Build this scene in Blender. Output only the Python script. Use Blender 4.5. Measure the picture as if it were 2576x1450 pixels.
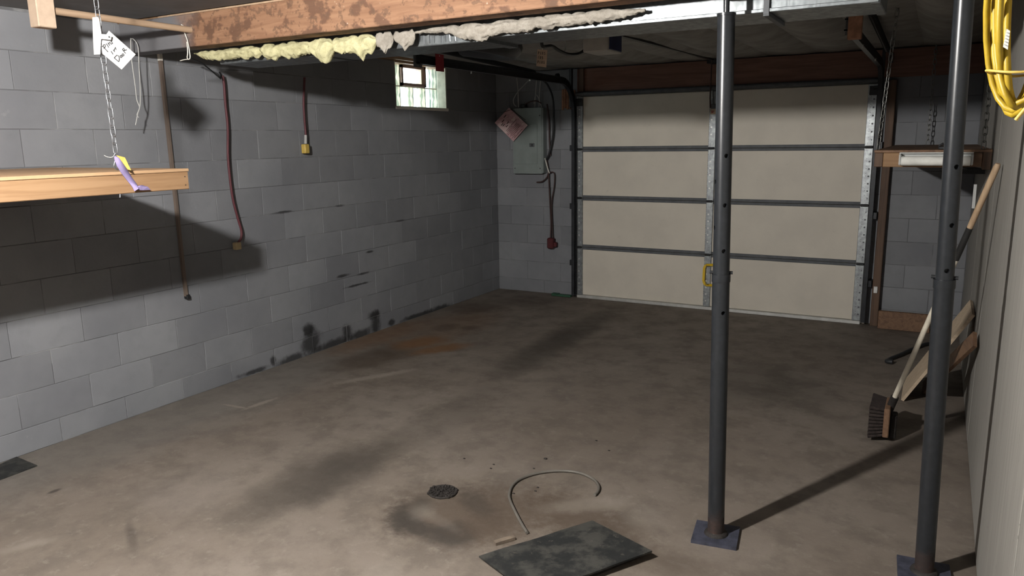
import bpy, math, random
from mathutils import Vector, Matrix, noise as mnoise
random.seed(7)
for o in list(bpy.data.objects): bpy.data.objects.remove(o, do_unlink=True)
S = bpy.context.scene
COL = S.collection

# ------------------------------------------------------------------ camera
FPX, YAW, PIT, ROL = 1898.8, -0.5139, 0.1940, -0.0153
CAM = Vector((4.301, 0.0, 1.6736))
D = 7.327          # far wall plane (y)
W = 4.55           # right wall plane (x)
H = .2032          # block course height
Z0 = .1431         # top of the first, partly buried course
def _basis():
    cy, sy, cp, sp, cr, sr = math.cos(YAW), math.sin(YAW), math.cos(PIT), math.sin(PIT), math.cos(ROL), math.sin(ROL)
    f = Vector((sy*cp, cy*cp, -sp)); r = Vector((cy, -sy, 0)); u = r.cross(f)
    return cr*r + sr*u, -sr*r + cr*u, f
RV, UV, FV = _basis()
cd = bpy.data.cameras.new('camera'); cam = bpy.data.objects.new('camera', cd); COL.objects.link(cam)
cd.sensor_fit = 'HORIZONTAL'; cd.sensor_width = 36; cd.lens = FPX/2576*36; cd.clip_start = .02
cam.matrix_world = Matrix(((RV.x, UV.x, -FV.x, CAM.x), (RV.y, UV.y, -FV.y, CAM.y), (RV.z, UV.z, -FV.z, CAM.z), (0, 0, 0, 1)))
S.camera = cam

# ------------------------------------------------------------------ world, exposure
wd = bpy.data.worlds.new('daylight'); S.world = wd; wd.use_nodes = True
bg = wd.node_tree.nodes['Background']; bg.inputs[0].default_value = (.90, .95, 1, 1); bg.inputs[1].default_value = 6.0
S.view_settings.view_transform = 'Standard'; S.view_settings.look = 'None'
S.view_settings.exposure = 0.35; S.view_settings.gamma = 1.0; S.view_settings.use_curve_mapping = False
LAMP = Vector((2.476, .72, 2.30)); LAMP_W = 430.0; LAMP_R = .05
pl = bpy.data.lights.new('window_portal', 'AREA'); pl.shape = 'RECTANGLE'; pl.size = .82; pl.size_y = .42
pl.cycles.is_portal = True
po = bpy.data.objects.new('window_portal', pl); COL.objects.link(po)
po.location = (-.19, 5.964, 2.175); po.rotation_euler = (0, math.radians(-90), 0)

# ------------------------------------------------------------------ pixel helpers (2576 x 1450 frame)
def ray(u, v): return FV + RV*((u-1288)/FPX) + UV*((725-v)/FPX)
def onx(u, v, x): d = ray(u, v); return CAM + d*((x-CAM.x)/d.x)
def ony(u, v, y): d = ray(u, v); return CAM + d*((y-CAM.y)/d.y)
def onz(u, v, z=0): d = ray(u, v); return CAM + d*((z-CAM.z)/d.z)

# ------------------------------------------------------------------ materials
class NT:
    def __init__(s, name):
        s.m = bpy.data.materials.new(name); s.m.use_nodes = True
        s.t = s.m.node_tree; s.n = s.t.nodes; s.b = s.n['Principled BSDF']; s.out = s.n['Material Output']
        s.geo = s.n.new('ShaderNodeNewGeometry'); s.pos = s.geo.outputs['Position']
    def lk(s, a, b): s.t.links.new(a, b)
    def put(s, sock, v):
        if isinstance(v, bpy.types.NodeSocket): s.lk(v, sock)
        elif isinstance(v, (tuple, list)) and len(v) == 3 and sock.type == 'RGBA': sock.default_value = (*v, 1)
        else: sock.default_value = v
    def noise(s, scale, detail=3, rough=.55, vec=None, dist=0):
        n = s.n.new('ShaderNodeTexNoise'); n.inputs['Scale'].default_value = scale; n.inputs['Detail'].default_value = detail
        n.inputs['Roughness'].default_value = rough; n.inputs['Distortion'].default_value = dist
        s.lk(vec or s.pos, n.inputs['Vector']); return n.outputs['Fac']
    def map(s, loc=(0, 0, 0), rot=(0, 0, 0), scale=(1, 1, 1), vec=None, typ='POINT'):
        n = s.n.new('ShaderNodeMapping'); n.vector_type = typ
        n.inputs['Location'].default_value = loc; n.inputs['Rotation'].default_value = rot; n.inputs['Scale'].default_value = scale
        s.lk(vec or s.pos, n.inputs['Vector']); return n.outputs[0]
    def math(s, op, a, b=0.0, c=0.0):
        n = s.n.new('ShaderNodeMath'); n.operation = op
        for i, v in enumerate((a, b, c)): s.put(n.inputs[i], v)
        return n.outputs[0]
    def rng(s, v, a, b, c=0.0, d=1.0, smooth=True):
        n = s.n.new('ShaderNodeMapRange'); n.interpolation_type = 'SMOOTHSTEP' if smooth else 'LINEAR'
        s.put(n.inputs[0], v)
        for i, q in enumerate((a, b, c, d)): n.inputs[i+1].default_value = q
        return n.outputs[0]
    def mix(s, f, a, b, mode='MIX'):
        n = s.n.new('ShaderNodeMix'); n.data_type = 'RGBA'; n.blend_type = mode
        s.put(n.inputs[0], f); s.put(n.inputs[6], a); s.put(n.inputs[7], b); return n.outputs[2]
    def rnd(s):
        n = s.n.new('ShaderNodeObjectInfo'); return n.outputs['Random']
    def length(s, v):
        n = s.n.new('ShaderNodeVectorMath'); n.operation = 'LENGTH'; s.lk(v, n.inputs[0]); return n.outputs['Value']
    def bump(s, h, strength=.3, dist=.01):
        n = s.n.new('ShaderNodeBump'); n.inputs['Strength'].default_value = strength; n.inputs['Distance'].default_value = dist
        s.lk(h, n.inputs['Height']); s.lk(n.outputs[0], s.b.inputs['Normal'])
    def blob(s, center, size, ang=0, axis='z', edge=.35, nz=None, amp=.5):
        """soft-edged, ragged spot: 1 inside, 0 outside"""
        rot = (0, 0, ang) if axis == 'z' else (ang, 0, 0)
        l = s.length(s.map(center, rot, size, typ='TEXTURE'))
        if nz is not None: l = s.math('ADD', l, s.math('MULTIPLY_ADD', nz, amp*2, -amp))
        return s.rng(l, 1-edge, 1+edge, 1, 0)
    def col(s, c): s.put(s.b.inputs['Base Color'], c)
    def rough(s, r, metal=0.0, spec=.4):
        s.put(s.b.inputs['Roughness'], r); s.b.inputs['Metallic'].default_value = metal; s.b.inputs['Specular IOR Level'].default_value = spec

M = {}
def simple(name, c, rough=.8, metal=0.0, var=.12, scale=14, bump=.12, stretch=None, rv=0, spec=.35):
    t = NT(name); v = t.map(scale=stretch) if stretch else None
    nz = t.noise(scale, 4, .6, v)
    a = tuple(max(0, x*(1-var)) for x in c); b = tuple(min(1, x*(1+var)) for x in c)
    cc = t.mix(t.rng(nz, .25, .75), a, b)
    if rv:
        f = t.math('MULTIPLY_ADD', t.rnd(), 2*rv, 1-rv)
        cb = t.n.new('ShaderNodeCombineColor')
        for i in range(3): t.lk(f, cb.inputs[i])
        cc = t.mix(1.0, cc, cb.outputs[0], 'MULTIPLY')
    t.col(cc); t.rough(rough, metal, spec)
    if bump: t.bump(t.noise(scale*4, 3, .6, v), bump, .004)
    M[name] = t.m; return t.m

def wood(name, c, dark, rough=.65, axis=1, scale=5, bands=1.0, rv=.06):
    t = NT(name); st = [22, 22, 22]; st[axis] = 1.3
    v = t.map(scale=tuple(st)); g = t.noise(1.0*scale/5, 5, .6, v, dist=1.2)
    g2 = t.noise(4.0, 3, .6, v)
    f = t.math('ADD', t.math('MULTIPLY', g, .75*bands), t.math('MULTIPLY', g2, .25))
    cc = t.mix(t.rng(f, .35, .68), c, dark)
    f2 = t.math('MULTIPLY_ADD', t.rnd(), 2*rv, 1-rv)
    cb = t.n.new('ShaderNodeCombineColor')
    for i in range(3): t.lk(f2, cb.inputs[i])
    t.col(t.mix(1.0, cc, cb.outputs[0], 'MULTIPLY')); t.rough(rough); t.bump(f, .15, .003)
    M[name] = t.m; return t.m

def px_on_wall(u, v): return onx(u, v, 0)
def block_paint(name='block', k=(1, 1, 1)):
    t = NT('painted_'+name)
    n1 = t.noise(1.6, 4, .6); n2 = t.noise(60, 3, .6); n3 = t.noise(9, 4, .65)
    base = t.mix(1.0, t.mix(t.rng(n1, .3, .7), (.172, .178, .193), (.210, .215, .229)), k, 'MULTIPLY')
    base = t.mix(t.math('MULTIPLY', t.rng(n3, .45, .8), .35), base, (.150*k[0], .155*k[1], .167*k[2]))
    f = t.math('MULTIPLY_ADD', t.rnd(), .22, .89)
    cb = t.n.new('ShaderNodeCombineColor')
    for i in range(3): t.lk(f, cb.inputs[i])
    base = t.mix(1.0, base, cb.outputs[0], 'MULTIPLY')
    nz = t.noise(11, 5, .65)
    # mould and damp marks along the foot of the left wall
    for (u, v, a, b) in [(782, 862, .10, .10), (776, 832, .06, .05), (735, 905, .14, .04), (840, 868, .22, .045), (874, 838, .055, .07),
                         (906, 842, .14, .04), (946, 815, .055, .10), (942, 792, .07, .035), (985, 812, .05, .03), (1105, 778, .20, .035), (1050, 795, .22, .025),
                         (688, 908, .028, .035), (640, 935, .13, .02), (864, 694, .075, 0.0120), (912, 689, .07, 0.0096), (900, 717, .16, 0.0084),
                         (714, 534, .09, 0.0090), (650, 640, .0, .0), (1006, 556, .07, 0.0072), (930, 634, .05, 0.0096), (855, 518, .05, 0.0084)]:
        if a == 0: continue
        c = px_on_wall(u, v)
        base = t.mix(t.math('MULTIPLY', t.blob((0, c.y, c.z), (.6, a, b), 0, 'x', .5, nz, .9), .82), base, (.012, .012, .012))
    # scuffed pale paint
    pale = t.math('MULTIPLY', t.rng(t.noise(5.5, 6, .7), .66, .74), .22)
    base = t.mix(pale, base, (.32, .32, .32))
    t.col(base); t.rough(.72, spec=.25)
    h = t.math('ADD', t.math('MULTIPLY', n2, .7), t.math('MULTIPLY', n3, .6)); t.bump(h, .22, .004)
    M[name] = t.m
block_paint()
def mortar():
    t = NT('painted_mortar'); n = t.noise(3.3, 4, .6)
    c = t.mix(t.rng(n, .47, .60), (.11, .112, .118), (.23, .232, .236)); t.col(c); t.rough(.85, spec=.2)
    t.bump(t.noise(70, 3), .3, .004); M['mortar'] = t.m
mortar()

def floor_mat():
    t = NT('stained_concrete')
    n1 = t.noise(.9, 5, .6); n2 = t.noise(4.5, 6, .65); n3 = t.noise(90, 3, .6); n4 = t.noise(16, 5, .7)
    c = t.mix(t.rng(n1, .32, .68), (.150, .124, .101), (.188, .160, .134))
    c = t.mix(t.math('MULTIPLY', t.rng(n2, .42, .66), .62), c, (.104, .087, .072))
    c = t.mix(t.math('MULTIPLY', t.rng(n4, .54, .68), .38), c, (.240, .210, .180))
    c = t.mix(t.math('MULTIPLY', t.rng(n3, .62, .72), .35), c, (.09, .075, .06))
    nz = t.noise(5, 5, .65); nf = t.noise(22, 5, .7)
    def sp(u, v, a, b, ang, colr, k, edge=.5, amp=.6, fine=False):
        nonlocal c
        p = onz(u, v)
        c = t.mix(t.math('MULTIPLY', t.blob((p.x, p.y, 0), (a, b, 1), math.radians(ang), 'z', edge, nf if fine else nz, amp), k), c, colr)
    DK, BR, LT, RU = (.045, .038, .032), (.075, .055, .04), (.25, .22, .185), (.16, .085, .04)
    # grey band of thin cement beside the left wall
    c = t.mix(t.math('MULTIPLY', t.blob((.15, 3.2, 0), (.42, 2.6, 1), 0, 'z', .5, nz, .5), .45), c, (.135, .130, .120))
    # tyre tracks
    sp(780, 1212, .20, .42, 0, DK, .62); sp(880, 1180, .17, .40, 6, DK, .40); sp(1110, 1060, .16, .7, 2, DK, .25)
    sp(1370, 880, .17, .75, 2, DK, .62); sp(1470, 820, .16, .75, 0, DK, .50)
    sp(1900, 960, .32, .5, -10, DK, .38); sp(2010, 990, .25, .35, 0, DK, .28);
    # rust and oil by the left wall
    sp(930, 905, .20, .34, -8, BR, .75); sp(1000, 880, .22, .22, 0, BR, .6); sp(1060, 862, .15, .24, -20, RU, .95, .6)
    sp(1110, 878, .10, .24, -30, RU, .9); sp(960, 845, .18, .6, 0, RU, .6, .7); sp(1150, 815, .28, .6, 0, RU, .35, .7); sp(1120, 825, .10, .14, 0, BR, .6, .5, .9, True)
    sp(1200, 776, .25, .24, 0, BR, .6, .5, .9); sp(1180, 826, .08, .10, 0, BR, .6); sp(1330, 760, .3, .25, 0, BR, .4)
    # worn pale scratches
    sp(940, 948, .035, .30, -28, LT, .55, .6, 1.0, True); sp(985, 942, .03, .18, -28, LT, .5, .6, 1.0, True)
    sp(592, 1023, .015, .10, -85, LT, .7, .4, .6, True); sp(655, 1016, .022, .13, -5, LT, .75, .4, .7, True)
    sp(70, 1372, .03, .10, -30, LT, .5, .7); sp(480, 1240, .22, .22, 0, (.22, .19, .165), .35, .7)
    sp(330, 1347, .02, .13, 60, DK, .5, .6); sp(400, 1230, .05, .30, 10, DK, .22, .7); sp(135, 1237, .015, .03, 0, DK, .8)
    # damp dirt round the drain and the plate
    sp(1180, 1290, .34, .26, 20, BR, .72, .6, .9, True); sp(1010, 1305, .06, .14, 35, DK, .9, .6, .9, True); sp(1045, 1325, .05, .12, 60, DK, .9, .5, .7)
    sp(1140, 1345, .11, .10, 0, DK, .9, .45, .7); sp(1060, 1268, .05, .10, 30, DK, .7, .6)
    sp(1200, 1268, .17, .06, -35, DK, .6, .6, .9, True); sp(1230, 1330, .13, .12, 0, BR, .55, .6, 1.0, True); sp(1450, 1300, .25, .15, -20, BR, .8, .6, .9, True)
    sp(1330, 1260, .2, .2, 0, BR, .3, .7, .9, True); sp(1560, 1360, .12, .22, 10, BR, .5, .6, .9, True)
    sp(1062, 1288, .05, .07, 30, LT, .28, .8, 1.0, True); sp(1110, 1312, .03, .13, 70, LT, .14, .5, .8, True)
    sp(1480, 1270, .06, .20, -50, LT, .45, .6, .9, True); sp(1620, 1300, .07, .10, 0, LT, .3, .6, .9, True); sp(960, 1440, .07, .09, 0, LT, .3)
    sp(1700, 1420, .2, .10, 0, BR, .45, .6, .9, True)
    t.col(c); t.rough(t.rng(n2, .3, .7, .62, .85), spec=.3)
    t.bump(t.math('ADD', t.math('MULTIPLY', n3, .35), t.math('MULTIPLY', n4, .9)), .22, .006)
    M['floor'] = t.m
floor_mat()

def beam_mat():
    t = NT('blotched_beam_wood')
    v = t.map(scale=(1.2, 14, 14)); g = t.noise(2.5, 5, .6, v, 1)
    c = t.mix(t.rng(g, .3, .7), (.265, .15, .09), (.20, .107, .063))
    x = t.n.new('ShaderNodeSeparateXYZ'); t.lk(t.pos, x.inputs[0])
    b1 = t.rng(t.noise(8.5, 4, .62, t.map(scale=(.8, 1, 1))), .505, .59); b2 = t.rng(t.noise(26, 3, .6), .56, .63)
    c = t.mix(t.math('MULTIPLY', b1, .75), c, (.085, .045, .03)); c = t.mix(t.math('MULTIPLY', b2, .6), c, (.10, .06, .04))
    c = t.mix(t.math('MULTIPLY', t.rng(t.noise(40, 3), .70, .76), .5), c, (.5, .42, .34))
    # greyer over the end by the wall, with a ragged edge
    gp = t.rng(t.math('ADD', x.outputs[0], t.math('MULTIPLY', t.noise(6, 4), .25)), .62, .80, 1, 0)
    c = t.mix(gp, c, (.15, .15, .16))
    t.col(c); t.rough(.75, spec=.25); t.bump(t.math('ADD', g, b1), .2, .003); M['beam'] = t.m
beam_mat()
def galv():
    t = NT('galvanised_sheet'); n = t.n.new('ShaderNodeTexVoronoi'); n.inputs['Scale'].default_value = 55; t.lk(t.pos, n.inputs['Vector'])
    c = t.mix(n.outputs['Distance'], (.12, .134, .141), (.185, .20, .207)); c = t.mix(t.math('MULTIPLY', t.rng(t.noise(6, 5), .5, .75), .5), c, (.20, .20, .20))
    t.col(c); t.rough(t.rng(t.noise(30, 3), .3, .7, .34, .5), .6); t.bump(t.noise(7, 3, .5, t.map(scale=(9, 1, 1.0))), .12, .006); M['galv'] = t.m
galv()
def stile_metal():
    t = NT('galvanised_stile'); c = t.mix(t.rng(t.noise(30, 4), .3, .7), (.24, .255, .265), (.38, .405, .415))
    t.col(c); t.rough(.42, .75); t.bump(t.noise(60, 3), .15, .002); M['stile'] = t.m
stile_metal()
def insul(name, c1, c2):
    t = NT(name); n = t.noise(30, 6, .75); n2 = t.noise(7, 4)
    c = t.mix(t.rng(n, .3, .7), c1, c2); c = t.mix(t.math('MULTIPLY', t.rng(n2, .5, .75), .45), c, tuple(.6*q for q in c1))
    t.col(c); t.rough(1, spec=.05); t.bump(n, .6, .012)
    t.b.inputs['Subsurface Weight'].default_value = 0; M[name] = t.m
insul('insul_yellow', (.40, .375, .215), (.56, .535, .33)); insul('insul_grey', (.22, .20, .17), (.34, .315, .275))
def facing():
    t = NT('dusty_facing_sheet'); n = t.noise(5, 5, .6); n2 = t.noise(30, 4)
    c = t.mix(t.rng(n, .3, .7), (.19, .182, .17), (.29, .28, .262)); t.col(c); t.rough(.7, spec=.25); t.bump(t.math('ADD', n2, t.math('MULTIPLY', n, 3)), .25, .012); M['facing'] = t.m
facing()
def rusty_tube(name='tube', k=1.0, rg=.27):
    t = NT('dark_painted_'+name); x = t.n.new('ShaderNodeSeparateXYZ'); t.lk(t.pos, x.inputs[0])
    n = t.noise(18, 5, .7); c = t.mix(t.rng(t.noise(50, 3), .4, .75), (.011*k, .0125*k, .0145*k), (.015*k, .0165*k, .0195*k))
    r = t.rng(t.math('ADD', x.outputs[2], t.math('MULTIPLY_ADD', n, .22, -.11)), .06, .13, 1, 0)
    c = t.mix(t.math('MULTIPLY', r, .9), c, t.mix(t.rng(n, .4, .6), (.022, .014, .012), (.050, .027, .020)))
    c = t.mix(t.math('MULTIPLY', t.rng(t.noise(45, 4, .7), .72, .76), .22), c, (.13, .12, .11))
    t.col(c); t.rough(t.math('ADD', t.math('MULTIPLY', r, .45), rg), .0, .5); t.bump(t.noise(5, 2), .03, .002); M[name] = t.m
rusty_tube(k=1.4, rg=.30)
def door_skin():
    t = NT('door_skin_cream'); n = t.noise(3, 5, .6); x = t.n.new('ShaderNodeSeparateXYZ'); t.lk(t.pos, x.inputs[0])
    c = t.mix(t.rng(n, .3, .75), (.62, .575, .495), (.56, .52, .45))
    c = t.mix(t.math('MULTIPLY', t.rng(t.noise(7, 6, .7, t.map(scale=(1, 1, 2.2))), .62, .70), .18), c, (.30, .28, .25))
    c = t.mix(t.math('MULTIPLY', t.rng(t.noise(36, 4, .6), .73, .76), .6), c, (.12, .10, .09))
    t.col(c); t.rough(.55, spec=.3); t.bump(t.noise(25, 3), .06, .004); M['skin'] = t.m
door_skin()
def panel_wall():
    t = NT('painted_plywood'); v = t.map(scale=(20, 20, 1.2)); g = t.noise(1.6, 4, .6, v, 1)
    c = t.mix(t.rng(g, .35, .65), (.205, .195, .178), (.248, .237, .217)); c = t.mix(t.math('MULTIPLY', t.rng(t.noise(30, 4), .68, .73), .5), c, (.09, .085, .08))
    f = t.math('MULTIPLY_ADD', t.rnd(), .10, .95); t.col(c); t.rough(.6, spec=.3); t.bump(g, .25, .003); M['ply'] = t.m
panel_wall()
def mat_plate():
    t = NT('dirty_black_plate'); n = t.noise(9, 6, .7); n2 = t.noise(30, 5, .7)
    c = t.mix(t.rng(n, .42, .62), (.016, .017, .017), (.048, .047, .042)); c = t.mix(t.math('MULTIPLY', t.rng(n2, .60, .70), .5), c, (.11, .097, .083))
    t.col(c); t.rough(.7, spec=.3); t.bump(n2, .3, .004); M['plate'] = t.m
mat_plate()
def pink_print():
    t = NT('pink_card'); n = t.noise(40, 4, .7, t.map(scale=(1, 1, 3)))
    c = t.mix(t.rng(n, .45, .6), (.52, .33, .34), (.40, .235, .245)); c = t.mix(t.rng(t.noise(9, 4), .52, .6), c, (.62, .47, .46)); t.col(c); t.rough(.5); M['pink'] = t.m
pink_print()
def glass_block():
    t = NT('wavy_glass_block'); w = t.n.new('ShaderNodeTexWave'); w.wave_type = 'BANDS'; w.bands_direction = 'Y'
    w.inputs['Scale'].default_value = 4.9; w.inputs['Distortion'].default_value = 3.2; w.inputs['Detail'].default_value = 2; w.inputs['Detail Scale'].default_value = 2.2
    t.lk(t.pos, w.inputs['Vector'])
    c = t.mix(t.rng(w.outputs['Fac'], .25, .75), (.42, .52, .50), (.97, 1, 1))
    tr = t.n.new('ShaderNodeBsdfTransparent'); t.put(tr.inputs[0], c)
    gl = t.n.new('ShaderNodeBsdfGlossy'); gl.inputs['Roughness'].default_value = .08
    mx = t.n.new('ShaderNodeMixShader'); mx.inputs[0].default_value = .06
    t.lk(tr.outputs[0], mx.inputs[1]); t.lk(gl.outputs[0], mx.inputs[2]); t.lk(mx.outputs[0], t.out.inputs[0]); M['gblock'] = t.m
    t2 = NT('clear_pane'); tr = t2.n.new('ShaderNodeBsdfTransparent'); tr.inputs[0].default_value = (.94, .97, .97, 1)
    gl = t2.n.new('ShaderNodeBsdfGlossy'); gl.inputs['Roughness'].default_value = .02
    mx = t2.n.new('ShaderNodeMixShader'); mx.inputs[0].default_value = .05
    t2.lk(tr.outputs[0], mx.inputs[1]); t2.lk(gl.outputs[0], mx.inputs[2]); t2.lk(mx.outputs[0], t2.out.inputs[0]); M['pane'] = t2.m
glass_block()
def bulb_mat():
    t = NT('glowing_bulb'); em = t.n.new('ShaderNodeEmission'); em.inputs[0].default_value = (1, .965, .915, 1)
    em.inputs[1].default_value = LAMP_W/(math.pi*4*math.pi*LAMP_R**2); t.lk(em.outputs[0], t.out.inputs[0]); M['bulb'] = t.m
bulb_mat()
simple('ceil_board', (.17, .172, .182), .85, var=.15, scale=4)
simple('back_wall', (.20, .205, .218), .8)
wood('pine', (.29, .178, .095), (.215, .122, .06), axis=1)
wood('pine_x', (.28, .165, .082), (.205, .112, .052), axis=0)
wood('ply_edge', (.42, .27, .15), (.30, .18, .10), axis=1)
wood('old_wood', (.20, .115, .065), (.115, .062, .038), axis=1)
wood('old_wood_z', (.115, .068, .042), (.06, .036, .025), axis=2)
wood('strip_wood', (.17, .13, .105), (.11, .085, .07), axis=2)
wood('joist', (.33, .21, .12), (.20, .12, .07), axis=1)
wood('header', (.20, .105, .074), (.13, .066, .047), axis=0)
wood('dowel', (.42, .30, .20), (.31, .215, .145), axis=1)
wood('plank', (.50, .40, .29), (.38, .29, .20), axis=0)
wood('handle_wood', (.42, .30, .19), (.30, .20, .12), axis=2)
simple('fir', (.42, .32, .24), .75); simple('white_paint', (.66, .64, .58), .5, var=.06)
simple('black_metal', (.018, .019, .021), .45, 0, .3); simple('rail_grey', (.088, .094, .102), .6, 0, .2)
simple('track_metal', (.030, .032, .036), .42, .35, .25); simple('alu', (.62, .62, .60), .4, .6, .12)
simple('yellow_plastic', (.70, .46, .025), .45, var=.06)
simple('plug_yellow', (.48, .34, .08), .5); simple('plug_tan', (.42, .33, .19), .6); simple('red_cord', (.095, .028, .034), .5)
simple('red_tag', (.26, .022, .03), .5); simple('brown_cord', (.045, .022, .020), .5); simple('red_plug', (.075, .016, .018), .5)
simple('white_plastic', (.50, .51, .50), .4, var=.04, bump=0); simple('card', (.46, .46, .46), .7, var=.03, bump=.05)
simple('kraft', (.40, .30, .22), .8); simple('ink', (.03, .03, .032), .7, var=0, bump=0); simple('ink_light', (.22, .23, .25), .7, var=0, bump=0)
simple('string', (.70, .68, .62), .8); simple('grey_wire', (.40, .40, .39), .6); simple('chain_metal', (.30, .31, .33), .4, .85, .1)
simple('dark_chain', (.22, .22, .21), .4, .8); simple('purple', (.22, .18, .33), .85); simple('panel_green', (.215, .245, .238), .45, .1, .08, 8, .05)
simple('brush', (.030, .022, .020), .95, var=.4, scale=60, bump=.8); simple('tape', (.02, .02, .02), .25)
simple('handle_white', (.62, .57, .47), .5, var=.1, scale=20); simple('green', (.03, .085, .05), .5); simple('hose', (.125, .115, .10), .5)
simple('iron', (.030, .026, .024), .7, .3, .4, 40, .4); simple('base_plate', (.050, .053, .075), .6, .2, .35, 30, .3); simple('blue', (.012, .018, .07), .4)
simple('motor_white', (.33, .31, .28), .5); simple('yellow_cord', (.31, .21, .012), .45, var=.12, scale=40, bump=.05); simple('paper', (.72, .72, .68), .8)
simple('brick_wood', (.25, .125, .075), .85, var=.3, scale=25, bump=.4); simple('reveal', (.55, .53, .44), .8, var=.15); simple('vent_frame', (.36, .26, .22), .6)
simple('cream', (.66, .60, .46), .6); simple('stone', (.15, .118, .09), .9, var=.3)

# ------------------------------------------------------------------ mesh helpers
class MB:
    def __init__(s): s.v = []; s.f = []; s.sm = []
    def add(s, vs, fs, smooth=False):
        b = len(s.v); s.v += [Vector(q) for q in vs]; s.f += [tuple(b+i for i in f) for f in fs]; s.sm += [smooth]*len(fs); return s
    def box(s, x0, x1, y0, y1, z0, z1):
        return s.add([(x0, y0, z0), (x1, y0, z0), (x1, y1, z0), (x0, y1, z0), (x0, y0, z1), (x1, y0, z1), (x1, y1, z1), (x0, y1, z1)],
                     [(0, 3, 2, 1), (4, 5, 6, 7), (0, 1, 5, 4), (1, 2, 6, 5), (2, 3, 7, 6), (3, 0, 4, 7)])
    def bbox(s, x0, x1, y0, y1, z0, z1, c=.004):
        """box with chamfered edges"""
        X, Y, Z = (x0, x1), (y0, y1), (z0, z1); vs = []; idx = {}
        for i in (0, 1):
            for j in (0, 1):
                for k in (0, 1):
                    sx, sy, sz = (1-2*i)*c, (1-2*j)*c, (1-2*k)*c
                    for a, q in enumerate(((X[i], Y[j]+sy, Z[k]+sz), (X[i]+sx, Y[j], Z[k]+sz), (X[i]+sx, Y[j]+sy, Z[k]))):
                        idx[i, j, k, a] = len(vs); vs.append(q)
        F = []
        for i in (0, 1): F.append([idx[i, a, b, 0] for a, b in ((0, 0), (1, 0), (1, 1), (0, 1))][::(1 if i else -1)])
        for j in (0, 1): F.append([idx[a, j, b, 1] for a, b in ((0, 0), (1, 0), (1, 1), (0, 1))][::(-1 if j else 1)])
        for k in (0, 1): F.append([idx[a, b, k, 2] for a, b in ((0, 0), (1, 0), (1, 1), (0, 1))][::(1 if k else -1)])
        for j in (0, 1):
            for k in (0, 1): F.append([idx[0, j, k, 1], idx[0, j, k, 2], idx[1, j, k, 2], idx[1, j, k, 1]])
        for i in (0, 1):
            for k in (0, 1): F.append([idx[i, 0, k, 0], idx[i, 0, k, 2], idx[i, 1, k, 2], idx[i, 1, k, 0]])
        for i in (0, 1):
            for j in (0, 1): F.append([idx[i, j, 0, 0], idx[i, j, 0, 1], idx[i, j, 1, 1], idx[i, j, 1, 0]])
        for i in (0, 1):
            for j in (0, 1):
                for k in (0, 1): F.append([idx[i, j, k, 0], idx[i, j, k, 1], idx[i, j, k, 2]])
        return s.add(vs, F)
    def bar(s, a, b, w, h, up=(0, 0, 1)):
        """rectangular bar from a to b, w across, h along up"""
        a, b = Vector(a), Vector(b); d = (b-a).normalized(); r = d.cross(Vector(up))
        if r.length < 1e-4: r = d.cross(Vector((1, 0, 0)))
        r.normalize(); u = r.cross(d); r = r*w/2; u = u*h/2
        vs = [a-r-u, a+r-u, a+r+u, a-r+u, b-r-u, b+r-u, b+r+u, b-r+u]
        return s.add(vs, [(0, 1, 2, 3), (7, 6, 5, 4), (0, 4, 5, 1), (1, 5, 6, 2), (2, 6, 7, 3), (3, 7, 4, 0)])
    def tube(s, pts, r, n=8, closed=False, cap=True):
        pts = [Vector(p) for p in pts]; m = len(pts); rr = r if isinstance(r, (list, tuple)) else [r]*m; vs = []; prev = None
        for i, p in enumerate(pts):
            d = (pts[(i+1) % m]-pts[i-1]) if (closed or 0 < i < m-1) else (pts[1]-pts[0] if i == 0 else pts[-1]-pts[-2])
            d = d.normalized() if d.length > 1e-9 else Vector((0, 0, 1))
            if prev is None:
                prev = d.cross(Vector((0, 0, 1)))
                if prev.length < 1e-3: prev = d.cross(Vector((1, 0, 0)))
            e = prev - d*prev.dot(d)
            if e.length < 1e-6: e = d.orthogonal()
            e.normalize(); prev = e; g = d.cross(e)
            vs += [p + (e*math.cos(2*math.pi*k/n) + g*math.sin(2*math.pi*k/n))*rr[i] for k in range(n)]
        fs = []
        for i in range(m if closed else m-1):
            j = (i+1) % m
            for k in range(n): fs.append((i*n+k, i*n+(k+1) % n, j*n+(k+1) % n, j*n+k))
        s.add(vs, fs, True)
        if cap and not closed: s.add(vs[:n], [tuple(range(n))[::-1]]); s.add(vs[-n:], [tuple(range(n))])
        return s
    def cyl(s, a, b, r, n=16): return s.tube([a, b], r, n)
    def prism(s, poly, off):
        """flat polygon extruded by the vector off"""
        off = Vector(off); n = len(poly); p = [Vector(q) for q in poly]; q = [v+off for v in p]
        return s.add(p+q, [tuple(range(n)), tuple(range(2*n-1, n-1, -1))] + [(i, i+n, (i+1) % n+n, (i+1) % n) for i in range(n)])
    def ribbon(s, pts, w, th, wd):
        wd = Vector(wd).normalized(); pts = [Vector(p) for p in pts]
        for a, b in zip(pts, pts[1:]):
            nrm = (b-a).cross(wd).normalized()*th
            s.add([a-wd*w/2, a+wd*w/2, b+wd*w/2, b-wd*w/2, a-wd*w/2+nrm, a+wd*w/2+nrm, b+wd*w/2+nrm, b-wd*w/2+nrm],
                  [(0, 1, 2, 3), (7, 6, 5, 4), (0, 4, 5, 1), (1, 5, 6, 2), (2, 6, 7, 3), (3, 7, 4, 0)])
        return s
    def disc(s, c, nrm, r, n=16, inner=0):
        c = Vector(c); nrm = Vector(nrm).normalized(); e = nrm.orthogonal().normalized(); g = nrm.cross(e)
        o = [c+(e*math.cos(2*math.pi*k/n)+g*math.sin(2*math.pi*k/n))*r for k in range(n)]
        return s.add(o, [tuple(range(n))])
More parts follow.
